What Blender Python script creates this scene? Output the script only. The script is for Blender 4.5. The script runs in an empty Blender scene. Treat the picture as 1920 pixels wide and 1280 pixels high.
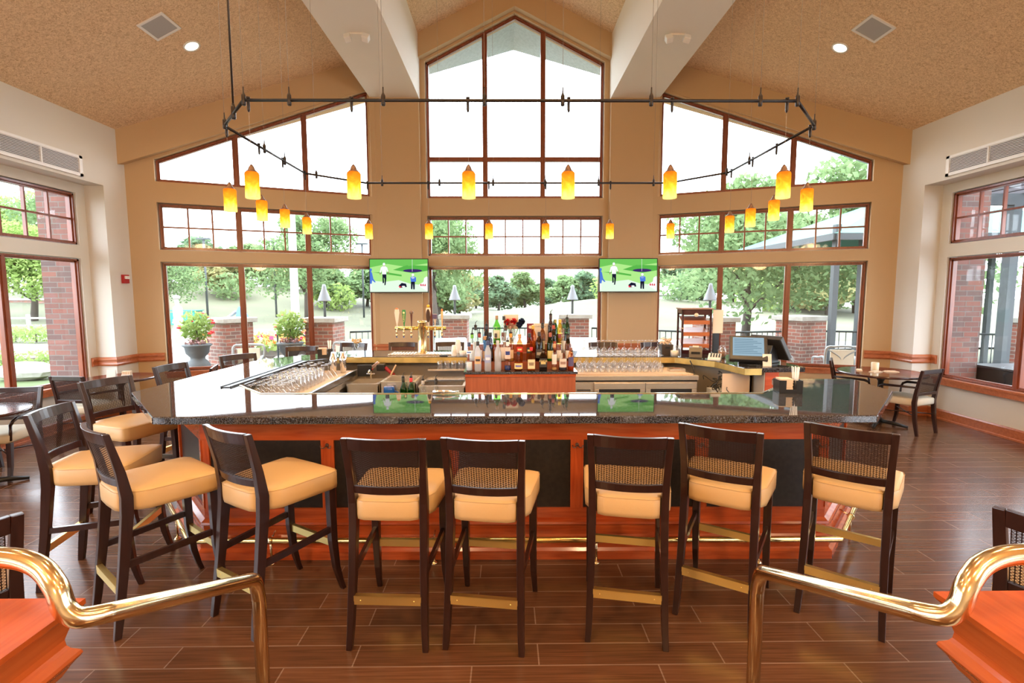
import bpy, bmesh, math, random
from math import sin, cos, pi, radians as R
from mathutils import Vector, Matrix, noise
random.seed(7)
S = bpy.context.scene
C = S.collection
# ------------------------------------------------------------------ helpers
def link(o):
    C.objects.link(o); return o
class MB:
    """collects shapes, then links them as ONE mesh object"""
    def __init__(s): s.v=[]; s.f=[]; s.m=[]; s.sm=[]; s.k=0; s.smooth=False
    def add(s, vs, fs):
        o=len(s.v); s.v+= [tuple(v) for v in vs]
        for f in fs:
            s.f.append(tuple(i+o for i in f)); s.m.append(s.k); s.sm.append(s.smooth)
        return s
    def box(s, x0,x1,y0,y1,z0,z1, M=None):
        vs=[(x,y,z) for z in (z0,z1) for y in (y0,y1) for x in (x0,x1)]
        if M is not None: vs=[M@Vector(v) for v in vs]
        return s.add(vs,[(0,2,3,1),(4,5,7,6),(0,1,5,4),(2,6,7,3),(0,4,6,2),(1,3,7,5)])
    def cbox(s, c, d, M=None):
        return s.box(c[0]-d[0]/2,c[0]+d[0]/2,c[1]-d[1]/2,c[1]+d[1]/2,c[2]-d[2]/2,c[2]+d[2]/2,M)
    def prism(s, poly, z0, z1):
        n=len(poly)
        zf0=z0 if callable(z0) else (lambda p:z0); zf1=z1 if callable(z1) else (lambda p:z1)
        vs=[(p[0],p[1],zf0(p)) for p in poly]+[(p[0],p[1],zf1(p)) for p in poly]
        fs=[tuple(range(n-1,-1,-1)),tuple(range(n,2*n))]+[(i,(i+1)%n,n+(i+1)%n,n+i) for i in range(n)]
        return s.add(vs,fs)
    def lathe(s, prof, c=(0,0,0), n=20, M=None, smooth=True, cap=True):
        """prof = [(r,z)] bottom to top"""
        vs=[];fs=[]
        for r,z in prof:
            for i in range(n):
                a=2*pi*i/n; vs.append((c[0]+r*cos(a),c[1]+r*sin(a),c[2]+z))
        for j in range(len(prof)-1):
            for i in range(n):
                a=j*n+i;b=j*n+(i+1)%n; fs.append((a,b,b+n,a+n))
        if M is not None: vs=[M@Vector(v) for v in vs]
        o=s.smooth; s.smooth=smooth; s.add(vs,fs); s.smooth=False
        if cap:
            k=len(s.v)-len(vs)
            if prof[0][0]>1e-5: s.f.append(tuple(k+i for i in range(n-1,-1,-1))); s.m.append(s.k); s.sm.append(False)
            t=k+(len(prof)-1)*n
            if prof[-1][0]>1e-5: s.f.append(tuple(t+i for i in range(n))); s.m.append(s.k); s.sm.append(False)
        s.smooth=o
        return s
    def tube(s, pts, r, n=8, close=False, cap=True):
        pts=[Vector(p) for p in pts]; rr=r if isinstance(r,(list,tuple)) else [r]*len(pts)
        vs=[];fs=[];N=len(pts); up=None
        for i,p in enumerate(pts):
            if close: d=(pts[(i+1)%N]-pts[i-1])
            else: d=(pts[min(i+1,N-1)]-pts[max(i-1,0)])
            d=d.normalized() if d.length>1e-9 else Vector((0,0,1))
            if up is None:
                up=Vector((0,0,1)) if abs(d.z)<.9 else Vector((0,1,0))
            a=d.cross(up)
            if a.length<1e-4: a=d.cross(Vector((1,0,0)))
            a.normalize(); b=a.cross(d).normalized(); up=b
            for k in range(n):
                t=2*pi*k/n; vs.append(p+(a*cos(t)+b*sin(t))*rr[i])
        for i in range(N if close else N-1):
            for k in range(n):
                q=i*n+k; w=i*n+(k+1)%n; j=((i+1)%N)*n
                fs.append((q,w,j+(k+1)%n,j+k))
        o=s.smooth; s.smooth=True; s.add(vs,fs); s.smooth=o
        if cap and not close:
            k=len(s.v)-len(vs)
            s.f.append(tuple(k+i for i in range(n-1,-1,-1))); s.m.append(s.k); s.sm.append(False)
            s.f.append(tuple(k+(N-1)*n+i for i in range(n))); s.m.append(s.k); s.sm.append(False)
        return s
    def sweep(s, secs):
        """secs=[(x,y,z,wx,wy)] horizontal rectangular sections joined upwards"""
        vs=[];fs=[]
        for x,y,z,wx,wy in secs:
            vs+=[(x-wx/2,y-wy/2,z),(x+wx/2,y-wy/2,z),(x+wx/2,y+wy/2,z),(x-wx/2,y+wy/2,z)]
        n=len(secs)
        for i in range(n-1):
            for k in range(4):
                a=i*4+k;b=i*4+(k+1)%4; fs.append((a,b,b+4,a+4))
        fs+=[(3,2,1,0),tuple(range(4*n-4,4*n))]
        return s.add(vs,fs)
    def strip(s, path, prof):
        """extrude closed profile [(out,z)] along horizontal polyline path; out = to the left normal, mitred"""
        P=[Vector((p[0],p[1])) for p in path]; n=len(prof); vs=[];fs=[]
        for i,p in enumerate(P):
            d1=(P[i]-P[i-1]).normalized() if i>0 else None
            d2=(P[i+1]-P[i]).normalized() if i<len(P)-1 else None
            d1=d1 or d2; d2=d2 or d1
            n1=Vector((-d1.y,d1.x)); n2=Vector((-d2.y,d2.x)); m=(n1+n2).normalized(); k=1/max(.3,m.dot(n1))
            for o,z in prof: q=p+m*o*k; vs.append((q.x,q.y,z))
        for i in range(len(P)-1):
            for k in range(n):
                a=i*n+k;b=i*n+(k+1)%n; fs.append((a,b,b+n,a+n))
        fs+=[tuple(range(n-1,-1,-1)),tuple(range((len(P)-1)*n,len(P)*n))]
        return s.add(vs,fs)
    def bridge(s, rings, cap=True, smooth=True):
        n=len(rings[0]); vs=[v for r in rings for v in r]; fs=[]
        for j in range(len(rings)-1):
            for i in range(n):
                a=j*n+i;b=j*n+(i+1)%n; fs.append((a,b,b+n,a+n))
        o=s.smooth; s.smooth=smooth; s.add(vs,fs); s.smooth=o
        if cap:
            k=len(s.v)-len(vs); L=(len(rings)-1)*n
            for f in (tuple(k+i for i in range(n-1,-1,-1)),tuple(k+L+i for i in range(n))):
                s.f.append(f); s.m.append(s.k); s.sm.append(smooth)
        return s
    def build(s, name, mats, parent=None, bevel=0):
        me=bpy.data.meshes.new(name); me.from_pydata(s.v,[],s.f)
        if not isinstance(mats,(list,tuple)): mats=[mats]
        for m in mats: me.materials.append(m)
        me.polygons.foreach_set('material_index',s.m); me.polygons.foreach_set('use_smooth',s.sm)
        me.update()
        o=link(bpy.data.objects.new(name,me))
        if parent is not None: o.parent=parent
        if bevel:
            b=o.modifiers.new('b','BEVEL'); b.width=bevel; b.segments=2; b.limit_method='ANGLE'
        return o
def tag(o,label=None,cat=None,group=None,kind=None):
    if label: o['label']=label
    if cat: o['category']=cat
    if group: o['group']=group
    if kind: o['kind']=kind
    return o
def thing(name,label,cat,loc=(0,0,0),rz=0,group=None):
    o=link(bpy.data.objects.new(name,None)); o.empty_display_size=.1; o.location=loc; o.rotation_euler=(0,0,rz)
    return tag(o,label,cat,group)
def struct(o,label=None): return tag(o,label=label,kind='structure')
def dup(root,loc,rz=0,label=None,group=None,scale=None):
    r=root.copy(); C.objects.link(r); r.location=loc; r.rotation_euler=(0,0,rz)
    if scale: r.scale=(scale,)*3 if not isinstance(scale,tuple) else scale
    if label: r['label']=label
    if group: r['group']=group
    for ch in list(root.children):
        c=ch.copy(); C.objects.link(c); c.parent=r
        for g in ch.children:
            d=g.copy(); C.objects.link(d); d.parent=c
    return r
ORD=['first','second','third','fourth','fifth','sixth','seventh','eighth','ninth','tenth','eleventh','twelfth','thirteenth','fourteenth','fifteenth','sixteenth']
# ------------------------------------------------------------------ materials
def newmat(name):
    m=bpy.data.materials.new(name); m.use_nodes=True; nt=m.node_tree
    return m,nt,nt.nodes['Principled BSDF'],nt.nodes['Material Output']
def mat(name,col,rough=.5,metal=0,spec=.5,emit=None,es=1,coat=0,bump=0,bscale=60,var=0,vscale=8):
    m,nt,b,o=newmat(name)
    b.inputs['Base Color'].default_value=(*col,1); b.inputs['Roughness'].default_value=rough
    b.inputs['Metallic'].default_value=metal; b.inputs['Specular IOR Level'].default_value=spec
    if coat: b.inputs['Coat Weight'].default_value=coat; b.inputs['Coat Roughness'].default_value=.08
    if emit: b.inputs['Emission Color'].default_value=(*emit,1); b.inputs['Emission Strength'].default_value=es
    if bump or var:
        tc=nt.nodes.new('ShaderNodeTexCoord')
        n=nt.nodes.new('ShaderNodeTexNoise'); n.inputs['Scale'].default_value=bscale; n.inputs['Detail'].default_value=3
        nt.links.new(tc.outputs['Object'],n.inputs['Vector'])
        if bump:
            bp=nt.nodes.new('ShaderNodeBump'); bp.inputs['Strength'].default_value=bump; bp.inputs['Distance'].default_value=.01
            nt.links.new(n.outputs['Fac'],bp.inputs['Height']); nt.links.new(bp.outputs['Normal'],b.inputs['Normal'])
        if var:
            n2=nt.nodes.new('ShaderNodeTexNoise'); n2.inputs['Scale'].default_value=vscale; n2.inputs['Detail'].default_value=4
            nt.links.new(tc.outputs['Object'],n2.inputs['Vector'])
            r=nt.nodes.new('ShaderNodeValToRGB')
            r.color_ramp.elements[0].position=.35; r.color_ramp.elements[1].position=.65
            r.color_ramp.elements[0].color=(*[c*(1-var) for c in col],1); r.color_ramp.elements[1].color=(*[min(1,c*(1+var)) for c in col],1)
            nt.links.new(n2.outputs['Fac'],r.inputs['Fac']); nt.links.new(r.outputs['Color'],b.inputs['Base Color'])
    return m
def woodmat(name,c1,c2,axis=0,rough=.3,coat=.3,scale=1.0):
    m,nt,b,o=newmat(name)
    tc=nt.nodes.new('ShaderNodeTexCoord'); mp=nt.nodes.new('ShaderNodeMapping')
    sc=[14*scale]*3; sc[axis]=1.2*scale; mp.inputs['Scale'].default_value=sc
    n=nt.nodes.new('ShaderNodeTexNoise'); n.inputs['Scale'].default_value=2.5; n.inputs['Detail'].default_value=6; n.inputs['Distortion'].default_value=.6
    r=nt.nodes.new('ShaderNodeValToRGB'); r.color_ramp.elements[0].position=.3; r.color_ramp.elements[1].position=.7
    r.color_ramp.elements[0].color=(*c1,1); r.color_ramp.elements[1].color=(*c2,1)
    nt.links.new(tc.outputs['Object'],mp.inputs['Vector']); nt.links.new(mp.outputs['Vector'],n.inputs['Vector'])
    nt.links.new(n.outputs['Fac'],r.inputs['Fac']); nt.links.new(r.outputs['Color'],b.inputs['Base Color'])
    b.inputs['Roughness'].default_value=rough; b.inputs['Coat Weight'].default_value=coat; b.inputs['Coat Roughness'].default_value=.12
    return m
def glassmat(name,col=(1,1,1),refl=.06,frost=0,edge=True,ior=1.5):
    """thin clear glass: tinted transmission plus a fresnel reflection"""
    m,nt,b,o=newmat(name); nt.nodes.remove(b)
    t=nt.nodes.new('ShaderNodeBsdfTransparent'); t.inputs['Color'].default_value=(*col,1)
    g=nt.nodes.new('ShaderNodeBsdfGlossy'); g.inputs['Roughness'].default_value=.03
    fr=nt.nodes.new('ShaderNodeFresnel'); fr.inputs['IOR'].default_value=1.5
    mx=nt.nodes.new('ShaderNodeMixShader')
    ge=nt.nodes.new('ShaderNodeNewGeometry'); mr=nt.nodes.new('ShaderNodeMapRange'); mr.inputs['To Min'].default_value=ior; mr.inputs['To Max'].default_value=1/ior
    nt.links.new(ge.outputs['Backfacing'],mr.inputs['Value']); nt.links.new(mr.outputs[0],fr.inputs['IOR'])
    if edge: nt.links.new(fr.outputs['Fac'],mx.inputs['Fac'])
    else: mx.inputs['Fac'].default_value=refl
    src=t
    if frost:
        d=nt.nodes.new('ShaderNodeBsdfDiffuse'); d.inputs['Color'].default_value=(.85,.87,.9,1)
        tr=nt.nodes.new('ShaderNodeBsdfTranslucent'); tr.inputs['Color'].default_value=(.85,.87,.9,1)
        a=nt.nodes.new('ShaderNodeMixShader'); nt.links.new(d.outputs[0],a.inputs[1]); nt.links.new(tr.outputs[0],a.inputs[2])
        f=nt.nodes.new('ShaderNodeMixShader'); f.inputs['Fac'].default_value=frost
        nt.links.new(t.outputs[0],f.inputs[1]); nt.links.new(a.outputs[0],f.inputs[2]); src=f
    nt.links.new(src.outputs[0],mx.inputs[1]); nt.links.new(g.outputs[0],mx.inputs[2]); nt.links.new(mx.outputs[0],o.inputs['Surface'])
    return m
def brickmat(name,c1,c2,cm,bw,bh,mort,mapxz=True,rough=.8,offset=.5,noisy=0,bumps=.4):
    m,nt,b,o=newmat(name)
    tc=nt.nodes.new('ShaderNodeTexCoord'); vec=tc.outputs['Object']
    if mapxz:
        sp=nt.nodes.new('ShaderNodeSeparateXYZ'); ad=nt.nodes.new('ShaderNodeMath'); cb=nt.nodes.new('ShaderNodeCombineXYZ')
        nt.links.new(vec,sp.inputs[0]); nt.links.new(sp.outputs['X'],ad.inputs[0]); nt.links.new(sp.outputs['Y'],ad.inputs[1])
        nt.links.new(ad.outputs[0],cb.inputs['X']); nt.links.new(sp.outputs['Z'],cb.inputs['Y']); vec=cb.outputs[0]
    br=nt.nodes.new('ShaderNodeTexBrick'); br.inputs['Scale'].default_value=1; br.inputs['Brick Width'].default_value=bw; br.inputs['Row Height'].default_value=bh
    br.inputs['Mortar Size'].default_value=mort; br.inputs['Mortar Smooth'].default_value=.1; br.offset=offset; br.inputs['Bias'].default_value=-.1
    br.inputs['Color1'].default_value=(*c1,1); br.inputs['Color2'].default_value=(*c2,1); br.inputs['Mortar'].default_value=(*cm,1)
    nt.links.new(vec,br.inputs['Vector'])
    b.inputs['Roughness'].default_value=rough
    col=br.outputs['Color']
    if noisy:
        mp=nt.nodes.new('ShaderNodeMapping'); mp.inputs['Scale'].default_value=(1.5,45,45)
        n=nt.nodes.new('ShaderNodeTexNoise'); n.inputs['Scale'].default_value=2; n.inputs['Detail'].default_value=5
        nt.links.new(tc.outputs['Object'],mp.inputs[0]); nt.links.new(mp.outputs[0],n.inputs['Vector'])
        r=nt.nodes.new('ShaderNodeMapRange'); r.inputs['From Min'].default_value=.3; r.inputs['From Max'].default_value=.7; r.inputs['To Min'].default_value=1-noisy; r.inputs['To Max'].default_value=1+noisy
        nt.links.new(n.outputs['Fac'],r.inputs['Value'])
        mu=nt.nodes.new('ShaderNodeVectorMath'); mu.operation='SCALE'; nt.links.new(col,mu.inputs[0]); nt.links.new(r.outputs[0],mu.inputs['Scale']); col=mu.outputs[0]
    nt.links.new(col,b.inputs['Base Color'])
    if bumps:
        bp=nt.nodes.new('ShaderNodeBump'); bp.inputs['Strength'].default_value=bumps; bp.inputs['Distance'].default_value=.004; bp.invert=True
        nt.links.new(br.outputs['Fac'],bp.inputs['Height']); nt.links.new(bp.outputs['Normal'],b.inputs['Normal'])
    return m
def glow(name,col,s):
    m,nt,b,o=newmat(name); nt.nodes.remove(b); e=nt.nodes.new('ShaderNodeEmission')
    e.inputs['Color'].default_value=(*col,1); e.inputs['Strength'].default_value=s; nt.links.new(e.outputs[0],o.inputs['Surface']); return m
M={}
M['paint']=mat('paint_warm_lit',(.57,.40,.225),.85,bump=.05,bscale=300)  # one beige wall paint; warm lamp light is put into this copy
M['paint_daylit']=mat('paint_daylit',(.70,.675,.61),.85,bump=.05,bscale=300)  # same beige paint, lightened and cooled to carry the window light
M['beam']=mat('beam_paint',(.86,.81,.72),.85)  # wall paint again, window light on the beams put into its tone
M['reveal']=mat('reveal_paint',(.80,.76,.66),.8)
def tectum():
    m,nt,b,o=newmat('ceiling_fibre'); tc=nt.nodes.new('ShaderNodeTexCoord')
    n=nt.nodes.new('ShaderNodeTexNoise'); n.inputs['Scale'].default_value=34; n.inputs['Detail'].default_value=5; n.inputs['Roughness'].default_value=.7; n.inputs['Distortion'].default_value=1.5
    r=nt.nodes.new('ShaderNodeValToRGB'); r.color_ramp.elements[0].position=.36; r.color_ramp.elements[1].position=.58
    r.color_ramp.elements[0].color=(.60,.39,.21,1); r.color_ramp.elements[1].color=(.92,.70,.46,1)
    nt.links.new(tc.outputs['Object'],n.inputs['Vector']); nt.links.new(n.outputs['Fac'],r.inputs['Fac']); nt.links.new(r.outputs['Color'],b.inputs['Base Color'])
    bp=nt.nodes.new('ShaderNodeBump'); bp.inputs['Strength'].default_value=.5; bp.inputs['Distance'].default_value=.02
    nt.links.new(n.outputs['Fac'],bp.inputs['Height']); nt.links.new(bp.outputs['Normal'],b.inputs['Normal']); b.inputs['Roughness'].default_value=.95
    return m
M['tectum']=tectum()
M['cherry_z']=woodmat('cherry_upright',(.17,.038,.016),(.28,.070,.027),2)
M['cherry_x']=woodmat('cherry_long',(.17,.038,.016),(.28,.070,.027),0)
M['rail_wood']=woodmat('chair_rail_cherry',(.36,.10,.035),(.50,.16,.06),0)
M['bar_wood']=woodmat('bar_cherry',(.38,.055,.012),(.58,.105,.022),0,rough=.25)
M['bar_wood_z']=woodmat('bar_cherry_upright',(.38,.055,.012),(.58,.105,.022),2,rough=.25)
M['cap_wood']=woodmat('newel_cherry',(.40,.070,.012),(.52,.108,.02),1,rough=.25)
M['box_wood']=woodmat('display_cherry',(.34,.085,.035),(.46,.13,.055),2,rough=.35)
M['panel_dark']=mat('panel_dark',(.018,.014,.011),.35,var=.3,vscale=30)
M['espresso']=woodmat('espresso_wood',(.018,.006,.005),(.034,.012,.009),2,rough=.28,coat=.25)
M['cane']=mat('cane',(.022,.009,.007),.3)
M['leather']=mat('cream_leather',(.60,.395,.185),.42,bump=.12,bscale=350)
M['piping']=mat('seam',(.52,.34,.155),.6)
M['brass']=mat('brass',(.84,.68,.42),.15,1)
M['brass_plate']=mat('brass_plate',(.98,.78,.30),.36,1); M['brass_foot']=mat('brass_foot',(.82,.58,.22),.18,1)
M['brass_old']=mat('brass_band',(.62,.46,.16),.42,1,var=.18,vscale=6)
M['steel']=mat('steel',(.74,.68,.60),.27,.8)
M['steel_edge']=mat('steel_edge',(.45,.50,.58),.25,1)
M['chrome']=mat('chrome',(.85,.85,.86),.08,1)
M['black']=mat('black_plastic',(.012,.012,.013),.35)
M['dark']=mat('dark_grey',(.05,.05,.055),.5)
M['white']=mat('white_plastic',(.82,.82,.80),.45)
M['grille']=mat('grey_grille',(.42,.42,.42),.7)
M['paper']=mat('paper',(.80,.70,.56),.8)
M['napkin']=mat('napkin',(.78,.60,.42),.85)
M['mat_tan']=mat('bar_mat',(.74,.58,.43),.8)
M['track']=mat('track_bronze',(.035,.028,.025),.35,.6)
M['cord']=mat('cord_grey',(.30,.26,.22),.5)
M['bronze']=mat('lamp_cap_bronze',(.20,.12,.08),.4,.7)
M['glass']=glassmat('window_glass')
M['glassware']=glassmat('glassware',(.96,.965,.97),frost=.10,ior=2.3)  # whitish mix stands in for reflections inside thick clear glass
M['wine_amber']=glassmat('amber_liquor',(.75,.33,.05))
def granite():
    m,nt,b,o=newmat('granite'); tc=nt.nodes.new('ShaderNodeTexCoord')
    n=nt.nodes.new('ShaderNodeTexNoise'); n.inputs['Scale'].default_value=150; n.inputs['Detail'].default_value=3
    r=nt.nodes.new('ShaderNodeValToRGB'); r.color_ramp.elements[0].position=.46; r.color_ramp.elements[1].position=.66
    r.color_ramp.elements[0].color=(.012,.012,.016,1); r.color_ramp.elements[1].color=(.125,.135,.16,1)
    nt.links.new(tc.outputs['Object'],n.inputs['Vector']); nt.links.new(n.outputs['Fac'],r.inputs['Fac']); nt.links.new(r.outputs['Color'],b.inputs['Base Color'])
    b.inputs['Roughness'].default_value=.03; b.inputs['IOR'].default_value=1.9
    return m
M['granite']=granite()
M['floor']=brickmat('plank_tile',(.094,.039,.018),(.134,.058,.028),(.22,.14,.095),.93,.157,.0035,mapxz=False,rough=.22,offset=.36,noisy=.30,bumps=.25)
def shade():
    m,nt,b,o=newmat('amber_shade'); nt.nodes.remove(b); tc=nt.nodes.new('ShaderNodeTexCoord'); sp=nt.nodes.new('ShaderNodeSeparateXYZ')
    n=nt.nodes.new('ShaderNodeTexNoise'); n.inputs['Scale'].default_value=14; n.inputs['Detail'].default_value=4; n.inputs['Distortion'].default_value=1
    nt.links.new(tc.outputs['Object'],sp.inputs[0]); nt.links.new(tc.outputs['Object'],n.inputs['Vector'])
    mr=nt.nodes.new('ShaderNodeMapRange'); mr.inputs['From Min'].default_value=.19; mr.inputs['From Max'].default_value=0
    nt.links.new(sp.outputs['Z'],mr.inputs['Value'])
    ad=nt.nodes.new('ShaderNodeMath'); ad.operation='MULTIPLY_ADD'; ad.inputs[1].default_value=.7; nt.links.new(n.outputs['Fac'],ad.inputs[0])
    nt.links.new(mr.outputs[0],ad.inputs[2])
    r=nt.nodes.new('ShaderNodeValToRGB'); e=r.color_ramp.elements; e[0].position=.30; e[0].color=(.80,.16,.008,1); e[1].position=.66; e[1].color=(1.05,.58,.03,1)
    x=e.new(.92); x.color=(1.3,.95,.22,1); x=e.new(.47); x.color=(.95,.28,.012,1)
    sc=nt.nodes.new('ShaderNodeMath'); sc.operation='MULTIPLY'; sc.inputs[1].default_value=.72; nt.links.new(ad.outputs[0],sc.inputs[0])
    nt.links.new(sc.outputs[0],r.inputs['Fac'])
    em=nt.nodes.new('ShaderNodeEmission'); em.inputs['Strength'].default_value=1.5
    nt.links.new(r.outputs['Color'],em.inputs['Color']); nt.links.new(em.outputs[0],o.inputs['Surface'])
    return m
M['shade']=shade()
M['bulb']=glow('bulb_glow',(1,.8,.5),14)
M['brick']=brickmat('pier_brick',(.30,.105,.07),(.14,.085,.07),(.30,.26,.22),.215,.075,.008)
M['brick_dark']=brickmat('wall_brick',(.20,.075,.055),(.09,.06,.055),(.15,.13,.115),.215,.075,.006)
M['stone']=mat('cap_stone',(.36,.35,.31),.9,var=.1,vscale=10)
M['concrete']=mat('patio_concrete',(.20,.20,.195),.9,var=.08,vscale=2)
M['iron']=mat('iron_dark',(.03,.04,.04),.45)
M['post']=mat('pavilion_post',(.055,.065,.07),.5)
M['grass']=mat('grass',(.07,.10,.03),.95,var=.35,vscale=.35)
M['lawn']=mat('fairway',(.095,.098,.055),.95,var=.32,vscale=.09)
M['sofa_cloth']=mat('outdoor_cushion',(.80,.79,.76),.9)
M['patio_frame']=mat('patio_frame_grey',(.30,.32,.32),.5)
M['pot']=mat('pot_grey',(.09,.10,.105),.7)
M['teal']=mat('teal_roof',(.03,.17,.135),.6)
def leaf(name,a,b_):
    m,nt,b,o=newmat(name); nt.nodes.remove(b); oi=nt.nodes.new('ShaderNodeTexCoord'); n=nt.nodes.new('ShaderNodeTexNoise'); n.inputs['Scale'].default_value=1.3; n.inputs['Detail'].default_value=4
    r=nt.nodes.new('ShaderNodeValToRGB'); r.color_ramp.elements[0].position=.35; r.color_ramp.elements[1].position=.65; r.color_ramp.elements[0].color=(*a,1); r.color_ramp.elements[1].color=(*b_,1)
    nt.links.new(oi.outputs['Object'],n.inputs['Vector']); nt.links.new(n.outputs['Fac'],r.inputs['Fac'])
    d=nt.nodes.new('ShaderNodeBsdfDiffuse'); t=nt.nodes.new('ShaderNodeBsdfTranslucent'); mx=nt.nodes.new('ShaderNodeMixShader'); mx.inputs['Fac'].default_value=.55
    nt.links.new(r.outputs['Color'],d.inputs['Color']); nt.links.new(r.outputs['Color'],t.inputs['Color']); nt.links.new(d.outputs[0],mx.inputs[1]); nt.links.new(t.outputs[0],mx.inputs[2]); nt.links.new(mx.outputs[0],o.inputs['Surface'])
    return m
M['leafA']=leaf('leaf_deep',(.10,.165,.10),(.18,.27,.15))  # leaf colours are paled, with the outdoor haze put into them
M['leafB']=leaf('leaf_mid',(.14,.22,.10),(.26,.36,.17))
M['leafC']=leaf('leaf_gold',(.22,.27,.12),(.44,.38,.19))
M['leafD']=leaf('leaf_bright',(.20,.30,.08),(.36,.46,.16))
M['bark']=mat('bark',(.08,.062,.05),.95)
# ------------------------------------------------------------------ camera
def camera():
    f,pitch,yaw,roll,cx=947.66,.0932,-.0098,-.0022,-.1548
    c,s=cos(yaw),sin(yaw)
    fw=Vector((-s*cos(pitch),c*cos(pitch),-sin(pitch))); r=Vector((c,s,0)); u=r.cross(fw)
    r2=r*cos(roll)+u*sin(roll); u2=-r*sin(roll)+u*cos(roll)
    cam=bpy.data.cameras.new('camera'); cam.lens=f/1920*36; cam.sensor_width=36; cam.clip_start=.05; cam.clip_end=800
    o=link(bpy.data.objects.new('camera',cam))
    m=Matrix.Identity(4)
    for i,v in enumerate((r2,u2,-fw)):
        for j in range(3): m[j][i]=v[j]
    m.translation=Vector((cx,0,1.84)); o.matrix_world=m; S.camera=o
camera()
# ------------------------------------------------------------------ room
W,YB,AL,DC=5.92,8.0,.395,9.53
LW0,LW1,ST0,ST1,BW0=.62,2.347,2.554,3.258,3.598
XR=6.20      # recessed side wall face
def roofz(x): return 4.27+.5*(5.92-abs(x))
class Frame:
    """local wall coordinates: s along, d toward the room, z up"""
    def __init__(f,o,u,n): f.o=Vector(o); f.u=Vector(u); f.n=Vector(n)
    def __call__(f,s,d,z): v=f.o+f.u*s+f.n*d; return (v.x,v.y,z)
def bayframe(sg): return Frame((sg*W,YB,0),(-sg*cos(AL),sin(AL),0),(-sg*sin(AL),-cos(AL),0))
CF=Frame((0,DC,0),(1,0,0),(0,-1,0))
def sideframe(sg): return Frame((sg*(XR+.05),0,0),(0,1,0),(-sg,0,0))
def quadbox(mb,F,s0,s1,d0,d1,a0,a1,b0,b1):
    """prism between s0..s1, bottom a0->a1, top b0->b1"""
    vs=[F(s0,d0,a0),F(s1,d0,a1),F(s1,d1,a1),F(s0,d1,a0),F(s0,d0,b0),F(s1,d0,b1),F(s1,d1,b1),F(s0,d1,b0)]
    mb.add(vs,[(0,3,2,1),(4,5,6,7),(0,1,5,4),(1,2,6,5),(2,3,7,6),(3,0,4,7)])
def wall(name,F,s0,s1,d0,d1,topf,ops,m,label,breaks=()):
    """ops: list of (s0,s1,zlo(s),zhi(s))"""
    mb=MB(); br=sorted(set([s0,s1]+list(breaks)+[x for o in ops for x in o[:2]]))
    br=[b for b in br if s0<=b<=s1]
    for a,b in zip(br,br[1:]):
        mid=(a+b)/2; hit=sorted([o for o in ops if o[0]<mid<o[1]],key=lambda o:o[2](mid))
        e=1e-6; lo=(0,0)
        for o in hit:
            quadbox(mb,F,a,b,d0,d1,lo[0],lo[1],o[2](a+e),o[2](b-e)); lo=(o[3](a+e),o[3](b-e))
        quadbox(mb,F,a,b,d0,d1,lo[0],lo[1],topf(a+e),topf(b-e))
    return struct(mb.build(name,m),label)
k=lambda v:(lambda s:v)
WN=[0]
def window(F,s0,s1,zlo,zhi,mull,label,transoms=(),munt=None,peaks=(),sill=False,vert='cherry_z'):
    """framed window with upright mullions, optional transom rails and muntin grids"""
    WN[0]+=1; n='window_%d'%WN[0]
    root=link(bpy.data.objects.new(n,None)); struct(root,label); root.empty_display_size=.1
    fr=MB(); t=.042; br=sorted([s0,s1]+list(peaks))
    # outer casing (two steps) along every edge
    for dd0,dd1,tt in ((-.06,.0,t),(-.04,.025,t*.55)):
        for a,b in zip(br,br[1:]):
            quadbox(fr,F,a,b,dd0,dd1,zlo(a),zlo(b),zlo(a)+tt,zlo(b)+tt)
            e=1e-6; quadbox(fr,F,a,b,dd0,dd1,zhi(a+e)-tt*1.1,zhi(b-e)-tt*1.1,zhi(a+e),zhi(b-e))
        quadbox(fr,F,s0,s0+tt,dd0,dd1,zlo(s0),zlo(s0),zhi(s0),zhi(s0+tt)); quadbox(fr,F,s1-tt,s1,dd0,dd1,zlo(s1),zlo(s1),zhi(s1-tt),zhi(s1))
    fr.build('window_frame',M[vert],root)
    xs=[s0+t]+[x for m_ in mull for x in (m_-.045,m_+.045)]+[s1-t]
    for m_ in mull:
        q=MB(); quadbox(q,F,m_-.045,m_+.045,-.06,.005,zlo(m_),zlo(m_),zhi(m_-.045),zhi(m_+.045)); quadbox(q,F,m_-.02,m_+.02,-.06,.02,zlo(m_),zlo(m_),zhi(m_-.02),zhi(m_+.02)); q.build('mullion',M['cherry_z'],root)
    for z in transoms:
        q=MB(); quadbox(q,F,s0+t,s1-t,-.06,.003,z-.04,z-.04,z+.04,z+.04); q.build('transom',M['cherry_x'],root)
    if munt:
        q=MB(); zl,zh=zlo(0),zhi(0); zm=(zl+zh)/2
        for i in range(0,len(xs),2):
            a,b=xs[i],xs[i+1]; quadbox(q,F,a,b,-.045,-.005,zm-.012,zm-.012,zm+.012,zm+.012)
            for j in range(1,munt): x=a+(b-a)*j/munt; quadbox(q,F,x-.012,x+.012,-.045,-.003,zl,zl,zh,zh)
        q.build('muntin',M['cherry_z'],root)
    g=MB()
    for a,b in zip(br,br[1:]):
        e=1e-6; g.add([F(a,-.03,zlo(a)),F(b,-.03,zlo(b)),F(b,-.03,zhi(b-e)),F(a,-.03,zhi(a+e))],[(0,1,2,3)])
    g.build('window_pane',M['glass'],root)
    if sill:
        q=MB(); quadbox(q,F,s0-.04,s1+.04,.0,.13,zlo(0)-.03,zlo(0)-.03,zlo(0),zlo(0)); quadbox(q,F,s0-.02,s1+.02,.06,.115,zlo(0)-.10,zlo(0)-.10,zlo(0)-.03,zlo(0)-.03); q.build('window_sill',M['rail_wood'],root)
    return root
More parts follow.
